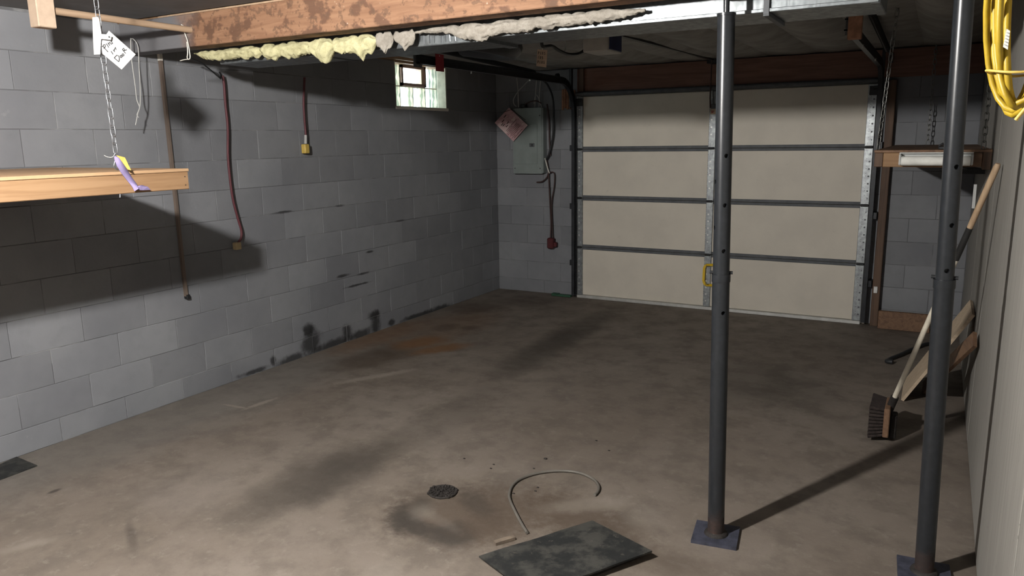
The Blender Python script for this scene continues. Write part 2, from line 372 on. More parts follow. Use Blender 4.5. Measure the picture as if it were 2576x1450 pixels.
    def build(s, name, mat, parent=None, origin=None):
        base = Vector(parent.matrix_world.translation) if parent is not None else Vector((0, 0, 0))
        if parent is not None:
            base = Vector((0, 0, 0)); q = parent
            while q is not None: base += q.location; q = q.parent
        org = Vector((0, 0, 0)) if parent is not None else (Vector(origin) if origin is not None else
              Vector((sum(v.x for v in s.v)/len(s.v), sum(v.y for v in s.v)/len(s.v), min(v.z for v in s.v))))
        me = bpy.data.meshes.new(name); me.from_pydata([tuple(v-base-org) for v in s.v], [], s.f)
        me.polygons.foreach_set('use_smooth', s.sm); me.materials.append(M[mat]); me.update()
        import bmesh
        bm = bmesh.new(); bm.from_mesh(me); bmesh.ops.recalc_face_normals(bm, faces=bm.faces); bm.to_mesh(me); bm.free()
        o = bpy.data.objects.new(name, me); COL.objects.link(o); o.location = org
        if parent is not None: o.parent = parent
        return o
def tag(o, label, cat, group=None, kind=None):
    o['label'] = label; o['category'] = cat
    if group: o['group'] = group
    if kind: o['kind'] = kind
    return o
def thing(name, label, cat, loc, group=None, kind=None):
    o = bpy.data.objects.new(name, None); COL.objects.link(o); o.location = loc; o.empty_display_size = .1
    return tag(o, label, cat, group, kind)
def share(src, name, loc, parent, rot=(0, 0, 0), scale=(1, 1, 1)):
    c = bpy.data.objects.new(name, src.data); COL.objects.link(c); c.parent = parent; c.location = loc; c.rotation_euler = rot; c.scale = scale
    return c
def spline(pts, n=8):
    pts = [Vector(p) for p in pts]; out = []
    P = [pts[0]*2-pts[1]] + pts + [pts[-1]*2-pts[-2]]
    for i in range(1, len(P)-2):
        a, b, c, d = P[i-1:i+3]
        for k in range(n):
            t = k/n; out.append(.5*((2*b) + (c-a)*t + (2*a-5*b+4*c-d)*t*t + (3*b-a-3*c+d)*t**3))
    return out + [pts[-1]]

# ------------------------------------------------------------------ room shell
YB = -2.6
fl = MB().box(-.22, W+.22, YB-.2, D+.25, -.15, 0).build('floor', 'floor', origin=(0, 0, 0))
tag(fl, 'stained brown concrete floor with tyre tracks and damp marks', 'floor', kind='structure')
WY0, WY1, WZ0, WZ1 = .274+.4064*13, .274+.4064*15, Z0+9*H, Z0+11*H      # window opening
ZT = Z0+11*H                                                            # top of the block work
m = MB(); bx = -.0026
m.box(-.2, bx, YB-.2, WY0, 0, ZT).box(-.2, bx, WY1, D+.2, 0, ZT).box(-.2, bx, WY0, WY1, 0, WZ0).box(-.2, bx, YB-.2, 2.94, ZT, 2.62).box(-.2, -.171, 2.94, D+.2, ZT, 2.62)
wl = m.build('wall_left', 'mortar', origin=(0, 0, 0)); tag(wl, 'grey painted concrete block wall with the glass block window', 'wall', kind='structure')
_bm = {}
def block_mesh(ax, w, h):
    """one concrete block: face at 0 looking along +x (ax 0) or -y (ax 1), origin at its lower corner"""
    k = (ax, round(w, 3), round(h, 3))
    if k not in _bm:
        g = .0014; c = .0022; t = .024
        a, b = (g, w-g); l, u = (g, h-g)
        vs = [(0, a+c, l+c), (0, b-c, l+c), (0, b-c, u-c), (0, a+c, u-c), (-c, a, l), (-c, b, l), (-c, b, u), (-c, a, u), (-t, a, l), (-t, b, l), (-t, b, u), (-t, a, u)]
        fs = [(0, 1, 2, 3)] + [(i, i+4, (i+1) % 4+4, (i+1) % 4) for i in range(4)] + [(i+4, i+8, (i+1) % 4+8, (i+1) % 4+4) for i in range(4)]
        if ax == 1: vs = [(y, -x, z) for x, y, z in vs]
        import bmesh
        me = bpy.data.meshes.new('block'); me.from_pydata(vs, [], fs); me.materials.append(M['block'])
        bm = bmesh.new(); bm.from_mesh(me); bmesh.ops.recalc_face_normals(bm, faces=bm.faces)
        if ax == 0 and bm.faces[0].normal.x < 0 or ax == 1 and bm.faces[0].normal.y > 0: bmesh.ops.reverse_faces(bm, faces=bm.faces)
        bm.faces.ensure_lookup_table(); bm.to_mesh(me); bm.free(); _bm[k] = me
    return _bm[k]
def block(ax, u0, u1, z0, z1, wall):
    if u1-u0 < .03: return
    o = bpy.data.objects.new('block', block_mesh(ax, u1-u0, z1-z0)); COL.objects.link(o); o.parent = wall
    d = random.uniform(-.0014, .0014)
    wloc = wall.location
    o.location = (Vector((d, u0, z0)) if ax == 0 else Vector((u0, D+d, z0))) - wloc
for k in range(-1, 11):
    z0, z1 = max(0, Z0+k*H), Z0+(k+1)*H
    off = .274 if k % 2 else .069
    y = 1.25 + (off-1.25) % .4064 - .4064
    while y < D:
        a, b = y, min(y+.4064, D)
        if b > 1.2:
            if k >= 9:
                if a < WY0-.01 and b > WY0+.01: b = WY0
                if a < WY1-.01 and b > WY1+.01: a = WY1
            if not (k >= 9 and a > WY0-.01 and b < WY1+.01): block(0, a, b, z0, z1, wl)
        y += .4064
# far wall with the door opening
DX0, DX1, DZ = 1.00, 3.80, 2.12
m = MB().box(-.2, DX0, D+.0026, D+.2, 0, ZT).box(DX1, W+.2, D+.0026, D+.2, 0, ZT).box(DX0, DX1, D+.06, D+.2, DZ, ZT).box(-.2, W+.2, D+.12, D+.2, ZT, 2.62)
wf = m.build('wall_far', 'mortar', origin=(0, D, 0)); tag(wf, 'grey painted block wall either side of the garage door', 'wall', kind='structure')
for k in range(-1, 11):
    z0, z1 = max(0, Z0+k*H), Z0+(k+1)*H
    xs = [.0, .168-.4064+.4064, .168+.4064, DX0] if k % 2 else [0, .168+.2032, .168+.6096, DX0]
    for a, b in zip(xs, xs[1:]): block(1, a, b, z0, z1, wf)
for k in range(-1, 11):
    z0, z1 = max(0, Z0+k*H), Z0+(k+1)*H; xs = [DX1, DX1+.30, W] if k % 2 else [DX1, DX1+.50, W]
    for a, b in zip(xs, xs[1:]): block(1, a, b, z0, z1, wf)
# right wall: painted sheets
wr = MB().box(W+.034, W+.2, YB-.2, D+.2, 0, 2.62).build('wall_right', 'ply', origin=(W, 0, 0)); tag(wr, 'pale grey wall of tall painted panels with open seams', 'wall', kind='structure')
seams = [YB-.2, -1.49, -.27, .95, 2.16, 3.38, 4.60, 5.82, 7.04, D]
for a, b in zip(seams, seams[1:]):
    d = random.uniform(-.0015, .0015); MB().bbox(W+d, W+.012, a+.004, b-.004, .012, 2.6, .002).build('panel', 'ply', wr)
wb = MB().box(-.2, W+.2, YB-.2, YB, 0, 2.62).build('wall_back', 'back_wall'); tag(wb, 'plain grey wall at the other end of the garage', 'wall', kind='structure')
# ceiling
ce = MB().box(-.2, W+.2, YB-.2, D+.2, 2.60, 2.70).build('ceiling', 'ceil_board', origin=(0, 0, 2.6)); tag(ce, 'dusty board ceiling over the garage', 'ceiling', kind='structure')
MB().box(-.004, W, YB, 2.940, 2.392, 2.41).build('ceiling_sheet', 'ceil_board', ce)
xj = [.02+.4064*i for i in range(12)]
for x in xj: MB().bbox(x, x+.038, 3.02, D-.01, 2.385, 2.6, .002).build('joist', 'joist', ce)
for i, x in enumerate(xj[:-1]):
    if i == 0: continue
    m = MB(); NX, NY = 8, 36; y0, y1 = 3.5, D-.06; vs = []; sg = .015 if (x < .905 < x+.4064 or x < 3.885 < x+.4064) else random.Random(i+5).uniform(.042, .066)
    for j in range(NY+1):
        y = y0+(y1-y0)*j/NY
        for a in range(NX+1):
            u = a/NX; q = mnoise.noise(Vector((x*3+u*1.2, y*1.3, i*7.1)))
            vs.append((x+.019+u*.4064, y, 2.383-.0 - abs(.006*mnoise.noise(Vector((u*5, y*4, i)))) - sg*(.12+.88*max(0, min(1, (y1-y)/1.1)))*(1-(2*u-1)**2)*(1+.55*q)))
    m.add(vs, [(j*(NX+1)+a, j*(NX+1)+a+1, (j+1)*(NX+1)+a+1, (j+1)*(NX+1)+a) for j in range(NY) for a in range(NX)], True)
    m.build('facing_sheet', 'facing', ce)
tr = MB().bbox(-.14, .0, 2.95, D, ZT, ZT+.038, .003).box(-.17, -.06, 2.95, D, ZT+.038, 2.6).build('trim_1', 'joist', origin=(0, 0, ZT)); tag(tr, 'wooden sill plate and rim board along the top of the block wall', 'trim', kind='structure')

# ------------------------------------------------------------------ window
wn = thing('window_1', 'small glass block window with a hinged vent, lit by daylight', 'window', (-.1, (WY0+WY1)/2, WZ0), kind='structure')
m = MB().box(-.2, -.002, WY1-.012, WY1+.0, WZ0, WZ1).box(-.2, -.002, WY0, WY0+.012, WZ0, WZ1); m.build('reveal', 'reveal', wn)
MB().bbox(-.2, .012, WY0-.006, WY1+.012, WZ0-.012, WZ0+.016, .004).build('sill', 'white_paint', wn)
MB().box(-.2, -.004, WY0, WY1, WZ1-.010, WZ1).build('head', 'joist', wn)
wc = [WY0+.012+i*(WY1-WY0-.024)/4 for i in range(5)]; wz = [WZ0+.016, Z0+10*H, WZ1-.010]
def gblock(y0, y1, z0, z1):
    m = MB(); n = 14; vs = []; g = .005
    for side, X in ((1, -.100), (-1, -.180)):
        for j in range(n+1):
            for i in range(n+1):
                u, v = i/n, j/n; e = min(u, 1-u, v, 1-v)*8; e = min(1, e)
                vs.append((X+side*e*.006*math.sin(u*14+2.2*math.sin(v*7)), y0+g+u*(y1-y0-2*g), z0+g+v*(z1-z0-2*g)))
    N = (n+1)**2
    fs = [(b+j*(n+1)+i, b+j*(n+1)+i+1, b+(j+1)*(n+1)+i+1, b+(j+1)*(n+1)+i) for b in (0, N) for j in range(n) for i in range(n)]
    m.add(vs, fs, True).build('glass_block', 'gblock', wn)
m = MB()
for i in range(4):
    gblock(wc[i], wc[i+1], wz[0], wz[1])
    if i in (0, 3): gblock(wc[i], wc[i+1], wz[1], wz[2])
for y in wc[1:4]: m.box(-.178, -.108, y-.004, y+.004, wz[0], wz[1])
for y in (wc[1], wc[3]): m.box(-.178, -.108, y-.004, y+.004, wz[1], wz[2])
m.box(-.178, -.108, wc[0], wc[4], wz[1]-.004, wz[1]+.004); m.build('mortar_bar', 'cream', wn)
y0, y1, z0, z1 = wc[1]+.006, wc[3]-.006, wz[1]+.006, wz[2]
m = MB(); fw = .026
m.box(-.17, -.088, y0, y1, z0, z0+fw).box(-.17, -.088, y0, y1, z1-fw, z1).box(-.17, -.088, y0, y0+fw, z0, z1).box(-.17, -.088, y1-fw, y1, z0, z1)
vf = m.build('vent_frame', 'vent_frame', wn)
MB().box(-.135, -.130, y0+fw, y1-fw, z0+fw, z1-fw).build('pane', 'pane', vf)
MB().box(-.165, -.10, y1-fw-.032, y1-fw, z0+fw, z1-fw).build('vent_stop', 'cream', vf)

# ------------------------------------------------------------------ lamp over the floor (out of the picture)
lp = thing('ceiling_lamp_offscreen', 'bare glowing bulb in a white porcelain holder under the ceiling', 'lamp', (LAMP.x, LAMP.y, 2.39))
def lathe(prof, c, n=20):
    m = MB(); vs = [(c[0]+r*math.cos(2*math.pi*k/n), c[1]+r*math.sin(2*math.pi*k/n), c[2]+z) for r, z in prof for k in range(n)]
    return m.add(vs, [(i*n+k, i*n+(k+1) % n, (i+1)*n+(k+1) % n, (i+1)*n+k) for i in range(len(prof)-1) for k in range(n)], True)
lathe([(.001, 0), (.055, 0), (.052, -.02), (.034, -.030), (.024, -.040), (.001, -.040)], (LAMP.x, LAMP.y, 2.3915)).build('holder', 'white_plastic', lp)
lathe([(.001, LAMP_R)]+[(LAMP_R*math.sin(a*math.pi/12), LAMP_R*math.cos(a*math.pi/12)) for a in range(1, 12)]+[(.001, -LAMP_R)], LAMP).build('bulb_offscreen', 'bulb', lp)

# ------------------------------------------------------------------ garage door
yd = D-.045            # inner face of the panels
dz = [.030, .548, 1.066, 1.566, 2.095]; dx = [1.005, 1.062, 2.362, 2.428, 3.712, 3.782]
dr = thing('door_1', 'cream sectional garage door of four rows with galvanised stiles', 'door', (2.39, yd, 0), kind='structure')
for a, b in zip(dz, dz[1:]):
    for x0, x1 in ((dx[1], dx[2]), (dx[3], dx[4])):
        MB().bbox(x0-.004, x1+.004, yd, yd+.035, a+.003, b-.003, .003).build('panel', 'skin', dr)
    for x0, x1 in ((dx[0], dx[1]), (dx[2], dx[3]), (dx[4], dx[5])):
        st = MB().bbox(x0, x1, yd-.022, yd+.03, a+.002, b-.002, .003).build('stile', 'stile', dr)
        mh = MB(); md = MB(); nn = 7
        for i in range(nn):
            z = a+.06+(b-a-.12)*i/(nn-1); xc = x0+(x1-x0)*.70 if x0 > 3 else x0+(x1-x0)*.38
            mh.cyl((xc, yd-.0235, z), (xc, yd-.021, z), .0075, 12)
            for q in (-1, 1): md.cyl((xc-.022, yd-.0232, z+q*.010+.014), (xc-.022, yd-.021, z+q*.010+.014), .0025, 6)
        (mh.build('stile_disc', 'rail_grey' if x0 > 3 else 'alu', st))['kind'] = 'stuff'; (md.build('rivet_disc', 'iron', st))['kind'] = 'stuff'  # raised discs, not cut through; the large ones are darker on the right stile
    for x0, x1 in ((dx[1], dx[2]), (dx[3], dx[4])):
        if a > .1: MB().bbox(x0, x1, yd-.007, yd+.004, a+.001, a+.027, .0015).build('rail', 'rail_grey', dr)
        if b < 2: MB().bbox(x0, x1, yd-.007, yd+.004, b-.027, b-.003, .0015).build('rail', 'rail_grey', dr)
for z in dz[1:4]:
    for x0, x1 in ((dx[0], dx[1]), (dx[2], dx[3]), (dx[4], dx[5])):
        xc, w = (x0+x1)/2, (x1-x0)*.40; y = yd-.0225
        m = MB().prism([(xc-w, y, z+.012), (xc+w, y, z+.012), (xc+w*.35, y, z+.075), (xc-w*.35, y, z+.075)], (0, -.005, 0))
        m.prism([(xc-w*.3, y, z-.078), (xc+w*.3, y, z-.078), (xc+w, y, z-.014), (xc-w, y, z-.014)], (0, -.005, 0))
        m.bar((xc-w*.62, y-.006, z-.02), (xc-w*.1, y-.006, z-.07), .006, .006); m.bar((xc+w*.62, y-.006, z-.02), (xc+w*.1, y-.006, z-.07), .006, .006)
        m.bar((xc-w*.62, y-.006, z+.02), (xc-w*.1, y-.006, z+.066), .006, .006); m.bar((xc+w*.62, y-.006, z+.02), (xc+w*.1, y-.006, z+.066), .006, .006)
        hg = m.build('hinge', 'stile', dr); MB().cyl((xc-w*1.05, y-.010, z), (xc+w*1.05, y-.010, z), .011, 12).build('knuckle', 'black_metal', hg)
MB().bbox(dx[0], dx[5], yd-.030, yd+.035, .0, .031, .003).build('bottom_seal', 'alu', dr)
m = MB().bbox(dx[0]-.005, dx[5]+.005, yd-.055, yd+.03, 2.097, 2.140, .006); m.cyl((dx[0]+.0, yd-.058, 2.118), (dx[5], yd-.058, 2.118), .017, 12); m.build('top_strut', 'rail_grey', dr)
for xx in (dx[0], dx[5]-.05):
    m = MB().bbox(xx-.01, xx+.06, yd-.045, yd-.02, 2.0, 2.075, .003); m.cyl((xx-.045 if xx < 2 else xx+.02, yd-.045, 2.045), (xx+.05 if xx < 2 else xx+.09, yd-.045, 2.045), .006, 8); m.build('top_bracket', 'black_metal', dr)
MB().box(dx[0]-.03, dx[5]+.03, yd+.036, yd+.044, 0, 2.15).build('door_light_stop', 'skin', dr)  # sheet added behind the door, stops daylight through the panel gaps
# lift handle
m = MB(); hx, hy = 2.372, yd-.06; pts = [(hx+.075, hy+.034, .452), (hx+.02, hy, .452), (hx+.003, hy, .425), (hx, hy, .29), (hx+.02, hy, .255), (hx+.075, hy+.034, .25)]
for a, b in zip(pts, pts[1:]): m.bar(a, b, .022, .014, (0, 1, 0))
hd = m.build('lift_handle', 'yellow_plastic', dr); m = MB()
for i in range(4):
    for z in (.442, .262): m.bar((hx+.022+i*.011, hy-.009, z-.006), (hx+.022+i*.011, hy-.009, z+.008), .003, .003)
m.build('grip_rib', 'ink', hd)
# header and jambs
hb = MB().bbox(.99, W-.005, D-.045, D-.002, 2.142, 2.372, .004).build('door_header', 'header', origin=(2.4, D, 2.135)); tag(hb, 'dark reddish wooden header beam over the garage door', 'beam')
m = MB()
jl = MB().bbox(1.02, 1.075, D-.075, D-.047, 2.142, 2.372, .003).build('header_post', 'old_wood_z'); tag(jl, 'short dark wooden post on the header by the door track', 'post')
jr = MB().bbox(3.862, 3.925, D-.085, D-.003, 0, 2.12, .004).build('door_jamb', 'old_wood_z'); tag(jr, 'dark brown wooden door jamb beside the right door track', 'door jamb')
MB().bbox(3.872, 3.905, D-.098, D-.083, .30, .36, .003).build('strike_bracket', 'alu', jr)
pt = thing('lath_patch', 'patch of split reddish lath boards beside the door track', 'boards', (.87, D-.01, 1.96))
for i in range(6):
    x = .80+i*.026; MB().bbox(x, x+.022, D-.012-.004*(i % 2), D-.001, 1.965+random.uniform(0, .03), 2.19+random.uniform(-.04, .02), .002).build('lath', 'brick_wood', pt)

# ------------------------------------------------------------------ door tracks
def door_track(x, side, label):
    """C-channel: open towards the door. side +1 left track, -1 right track"""
    t = thing('door_track', label, 'track', (x, D-.1, 0), 'garage door tracks')
    path = [(D-.095, .03), (D-.095, 1.0), (D-.095, 1.93)]; R = .31
    for i in range(1, 9):
        a = math.pi/2*i/8; path.append((D-.095-R*(1-math.cos(a)), 1.93+R*math.sin(a)))
    path += [(6.2, 2.243), (5.4, 2.246), (4.56, 2.25)]
    prof = [(.0, -.032), (.032, -.032), (.032, -.024), (.005, -.024), (.005, .024), (.032, .024), (.032, .032), (.0, .032)]   # (towards door, across)
    m = MB(); vs = []; P = [Vector((0, a, b)) for a, b in path]
    for i, p in enumerate(P):
        d = (P[min(i+1, len(P)-1)]-P[max(i-1, 0)]).normalized(); nrm = Vector((0, d.z, -d.y))
        vs += [Vector((x+side*a, p.y, p.z)) + nrm*b for a, b in prof]
    n = len(prof)
    m.add(vs, [(i*n+k, i*n+(k+1) % n, (i+1)*n+(k+1) % n, (i+1)*n+k) for i in range(len(P)-1) for k in range(n)])
    m.build('channel', 'track_metal', t)
    xb = x-side*.002
    for z in (.35, .95, 1.55): MB().bbox(min(xb, xb-side*.03), max(xb, xb-side*.03), D-.105, D-.001, z, z+.06, .003).build('wall_bracket', 'track_metal', t)
    # hanger of angle iron at the free end
    m = MB().box(x-.030, x+.004, 4.60, 4.604, 2.20, 2.6).box(x-.003, x+.001, 4.535, 4.635, 2.195, 2.36); m.build('hanger', 'rail_grey', t)
    m = MB().box(x-.02, x+.005, D-.14, D-.10, 1.99, 2.37); m.build('upper_bracket', 'black_metal', t)
    for y in (5.3, 6.3): MB().cyl((x+side*.001, y, 2.218), (x+side*.001, y, 2.198), .005, 8).build('bolt', 'alu', t)
    return t
tl = door_track(.965, 1, 'black door track curving under the ceiling beside the breaker panel')
t2 = door_track(3.822, -1, 'black door track curving under the ceiling beside the hanging wooden shelf')
def spring(x, label):
    t = thing('extension_spring', label, 'spring', (x, 5.6, 2.3), 'garage door springs')
    m = MB(); n = 300; m.tube([(x, 4.95+1.55*i/n, 2.352-.060*i/n) for i in range(n+1)], [.019+.004*math.sin(i*math.pi/1.5) for i in range(n+1)], 8); m.build('coil', 'black_metal', t)
    MB().tube([(x, 4.60, 2.362), (x, 4.95, 2.352)], .007, 8).build('front_rod', 'alu', t)
    MB().tube([(x, 6.5, 2.292), (x, 7.0, 2.275)], .006, 8).build('cable', 'black_metal', t)
    m = MB(); m.cyl((x-.012, 7.0, 2.275), (x+.012, 7.0, 2.275), .04, 18); m.build('pulley', 'track_metal', t)
spring(.905, 'black spring stretched above the track beside the breaker panel')
spring(3.885, 'black spring stretched above the track beside the hanging wooden shelf')
# red tag on the track
a, b = onx(1095, 135, 1.004), onx(1117, 181, 1.004)
rt = thing('red_tag', 'red plastic tag hanging from the door track before the window', 'tag', (1.0, a.y, b.z))
MB().bbox(1.002, 1.006, a.y, b.y, b.z, a.z, .001).build('card', 'red_tag', rt); MB().cyl((1.0055, (a.y+b.y)/2-.002, a.z-.012), (1.0068, (a.y+b.y)/2-.002, a.z-.012), .005, 10).build('eyelet', 'white_plastic', rt)
pbc = ony(2152, 62, 4.50); pb = MB().bbox(pbc.x-.034, pbc.x+.034, 4.475, 4.52, pbc.z-.075, 2.384, .004).build('bracket_block', 'brick_wood'); tag(pb, 'orange brown wooden block hung at the end of the right door track', 'block')

# ------------------------------------------------------------------ opener
op = thing('garage_door_opener', 'pale opener motor with a blue side and a dark ceiling rail', 'opener', (2.37, 4.6, 2.2))
mo = MB().bbox(2.285, 2.452, 4.52, 4.76, 2.205, 2.36, .006).build('motor_housing', 'motor_white', op)
MB().bbox(2.449, 2.456, 4.545, 4.745, 2.215, 2.352, .002).build('side_cover', 'blue', mo)
m = MB().bar((2.37, 4.7, 2.355), (2.392, 7.20, 2.385), .038, .045); m.build('rail', 'black_metal', op)
m = MB().bbox(2.345, 2.44, D-.16, D-.047, 2.335, 2.382, .004); m.build('header_bracket', 'black_metal', op)
m = MB().bar((2.392, 7.17, 2.37), (2.38, 7.20, 2.02), .020, .008, (1, 0, 0)); m.bar((2.38, 7.20, 2.03), (2.372, yd-.03, 1.94), .020, .008, (1, 0, 0)); m.build('door_arm', 'brown_cord', op)
m = MB().bar((2.41, 7.19, 2.09), (2.40, yd-.028, 1.97), .022, .010, (1, 0, 0)).bbox(2.378, 2.425, yd-.034, yd-.020, 1.90, 1.975, .003); m.build('arm_bracket', 'rail_grey', op)
MB().bbox(2.374, 2.424, yd-.038, yd-.033, 1.88, 1.93, .001).build('warning_sticker', 'kraft', op)
for z, w in ((1.905, .026), (1.893, .020)): MB().box(2.384, 2.384+w, yd-.0392, yd-.0379, z, z+.006).build('sticker_print', 'red_tag', op)
def c20(u, v, x=2.0): return onx(u, v, x)
oc = MB().tube(spline([c20(1362, 100), c20(1366, 117), c20(1388, 116), c20(1406, 127), c20(1428, 136), c20(1452, 136), c20(1470, 126), c20(1482, 108), c20(1487, 92)]), .011, 8).build('black_cable', 'black_metal'); tag(oc, 'thick black cable sagging below the metal duct', 'cable')
ww = MB().tube(spline([c20(1421, 100), c20(1423, 116), c20(1421, 129)], 5), .004, 6).build('white_wire', 'grey_wire'); tag(ww, 'short white wire end poking down below the duct', 'wire')

# ------------------------------------------------------------------ handwriting strokes
def strokes(lines, to3d, th, mat, parent, name='handwriting'):
    m = MB()
    for ln in lines:
        P = [to3d(*q) for q in ln]
        m.tube(P, th, 5)
    return m.build(name, mat, parent)
LET = {'P': [[(0, 0), (0, 1)], [(0, 1), (.5, .95), (.55, .7), (.4, .5), (0, .48)]], 'I': [[(.2, 0), (.2, 1)]], 'N': [[(0, 0), (0, 1), (.5, 0), (.5, 1)]],
       'S': [[(.5, .9), (.2, 1), (.02, .8), (.25, .55), (.5, .3), (.3, 0), (0, .1)]]}
# note hanging under the opener
q = [ony(u, v, 4.62) for u, v in ((1352, 124), (1377, 126), (1374, 170), (1349, 166))]
nt = thing('cable_note', 'brown card note hanging from the cable below the duct', 'note', q[3])
MB().prism(q, (0, .002, 0)).build('card', 'kraft', nt); MB().tube([(q[0]+q[1])/2, ony(1367, 117, 4.55)], .0015, 5).build('loop', 'string', nt)
ux, uz = (q[1]-q[0]), (q[0]-q[3]); ls = []
for row, word in enumerate(('PINS', 'INS', 'PINS')):
    for i, ch in enumerate(word):
        for st in LET[ch]: ls.append([(.12+.20*i+.16*a, .70-.27*row+.17*b) for a, b in st])
strokes(ls, lambda a, b: q[3]+ux*a+uz*b+Vector((0, -.001, 0)), .0013, 'ink', nt)

# ------------------------------------------------------------------ main beam, light stop board, duct
bm_ = MB().bbox(.0, W, 2.945, 3.065, 2.208, 2.382, .004).build('ceiling_beam', 'beam'); tag(bm_, 'long blotched brown wooden beam across the ceiling', 'beam')
bk = MB().bbox(.0, W, 2.965, 3.01, 2.383, 2.599, .003).build('light_stop_board', 'joist'); tag(bk, 'wooden board added on the ceiling beam to stop lamp light', 'board')  # added board, keeps lamp light from leaking over the beam
cap = MB().bbox(.35, 2.6, 2.951, 2.964, 2.3825, 2.392, .002).build('shim_strip', 'dowel'); tag(cap, 'pale thin wooden shim strip along the top edge of the ceiling beam', 'strip')
du = thing('heating_duct', 'galvanised sheet metal duct running behind the ceiling beam', 'duct', (2.3, 3.3, 2.13))
MB().bbox(.60, 2.36, 3.145, 3.43, 2.128, 2.37, .004).build('trunk', 'galv', du)
MB().bbox(2.40, 4.06, 3.134, 3.455, 2.140, 2.37, .004).build('trunk', 'galv', du)
m = MB().box(2.355, 2.405, 3.132, 3.46, 2.125, 2.372); m.build('drive_cleat', 'galv', du)
m = MB()
m.bbox(2.40, 4.06, 3.126, 3.134, 2.138, 2.152, .002); m.build('edge_flange', 'galv', du)
MB().bbox(4.03, 4.065, 3.131, 3.458, 2.136, 2.372, .003).build('end_cap', 'galv', du)
for x in (1.35, 3.66):
    m = MB().bbox(x, x+.022, 3.122, 3.126, 2.13, 2.36, .001).bbox(x, x+.022, 3.124, 3.46, 2.124, 2.1275 if x < 2 else 2.139, .001); m.build('strap', 'rail_grey', du)
# foil tape folds
for i in range(10):
    x = 1.99+i*.032+random.uniform(-.008, .008); m = MB().bar((x, 3.1445, 2.14), (x+random.uniform(-.004, .004), 3.1435, 2.14+random.uniform(.03, .075)), .004, .003); m.build('foil_fold', 'chain_metal', du)
MB().tube(spline([(1.95, 3.40, 2.22), (2.1, 3.62, 2.20), (2.12, 3.9, 2.19), (1.9, 4.15, 2.21), (1.55, 4.3, 2.27)], 8), .062, 14).build('dark_tube', 'black_metal', du)  # bent black tube filling the dark mass behind the duct

# insulation pushed between beam and duct, with torn tufts
ins = thing('fibreglass_insulation', 'torn yellow fibreglass insulation bulging out under the ceiling beam', 'insulation', (1.5, 3.11, 2.15))
def batt(x0, x1, low, mat, name, seed, bulge=.030, hi=2.200):
    m = MB(); n = max(16, int((x1-x0)/.007)); nv = 26; vs = []
    for i in range(n+1):
        u = i/n; x = x0+(x1-x0)*u
        lo = low(u) + .012*mnoise.noise(Vector((x*22, seed, 1))) + .008*mnoise.noise(Vector((x*60, seed, 5)))
        e = min(1, min(u, 1-u)*9)
        for j in range(nv+1):
            a = j/nv; ang = a*math.pi*2; z = (hi+lo)/2; hh = (hi-lo)/2*(.35+.65*e)
            fold = abs(mnoise.noise(Vector((x*11+.9*math.sin(ang), math.sin(ang)*1.3, seed)))); r = 1.12-.55*(1-min(1, fold*3.2))**2*.6+.20*mnoise.noise(Vector((x*16, math.cos(ang)*1.5, math.sin(ang)*1.8+seed))) + .13*mnoise.noise(Vector((x*45, math.cos(ang)*3, math.sin(ang)*3.5+seed)))
            vs.append((x, 3.092-bulge*.9*(1 if math.cos(ang) > 0 else .42)*math.cos(ang)*r*(.4+.6*e), z+hh*math.sin(ang)*r))
    m.add(vs, [(i*(nv+1)+j, i*(nv+1)+j+1, (i+1)*(nv+1)+j+1, (i+1)*(nv+1)+j) for i in range(n) for j in range(nv)], True)
    m.add(vs[:nv+1], [tuple(range(nv+1))]); m.add(vs[-nv-1:], [tuple(range(nv+1))])
    return m.build(name, mat, ins)
def lowz(pts):
    def f(u):
        for (a, b), (c, d) in zip(pts, pts[1:]):
            if a <= u <= c: return b+(d-b)*(u-a)/(c-a)
        return pts[-1][1]
    return f
def xz(u, v): p = ony(u, v, 3.075); return p.x, p.z
def prof(pxs):
    p = [xz(*q) for q in pxs]; x0, x1 = p[0][0], p[-1][0]; return x0, x1, lowz([((a-x0)/(x1-x0), b) for a, b in p])
a, b, f = prof([(485, 138), (520, 150), (600, 148), (660, 143)]); batt(a, b, f, 'insul_yellow', 'batt', 1.0, .026)
a, b, f = prof([(650, 135), (672, 152), (685, 153), (705, 140), (735, 146), (765, 136), (785, 132)]); batt(a, b, f, 'insul_yellow', 'batt', 2.0, .034)
a, b, f = prof([(775, 125), (790, 142), (806, 150), (818, 158), (830, 146), (838, 130)]); batt(a, b, f, 'insul_yellow', 'tuft', 3.0, .042)
a, b, f = prof([(830, 128), (855, 136), (868, 137), (885, 125), (900, 140), (911, 152), (914, 140), (930, 139), (944, 118)]); batt(a, b, f, 'insul_yellow', 'batt', 4.0, .032)
a, b, f = prof([(940, 112), (955, 125), (965, 140), (970, 122), (985, 112)]); batt(a, b, f, 'insul_grey', 'tuft', 5.0, .014)
a, b, f = prof([(985, 104), (1005, 112), (1014, 125), (1022, 118), (1040, 104)]); batt(a, b, f, 'insul_grey', 'tuft', 6.0, .014)
a, b, f = prof([(1040, 88), (1100, 82), (1150, 90), (1170, 98), (1205, 103), (1222, 96), (1260, 84), (1330, 76), (1420, 64), (1520, 52), (1620, 36)]); batt(a, b, f, 'insul_grey', 'batt', 7.0, .022)

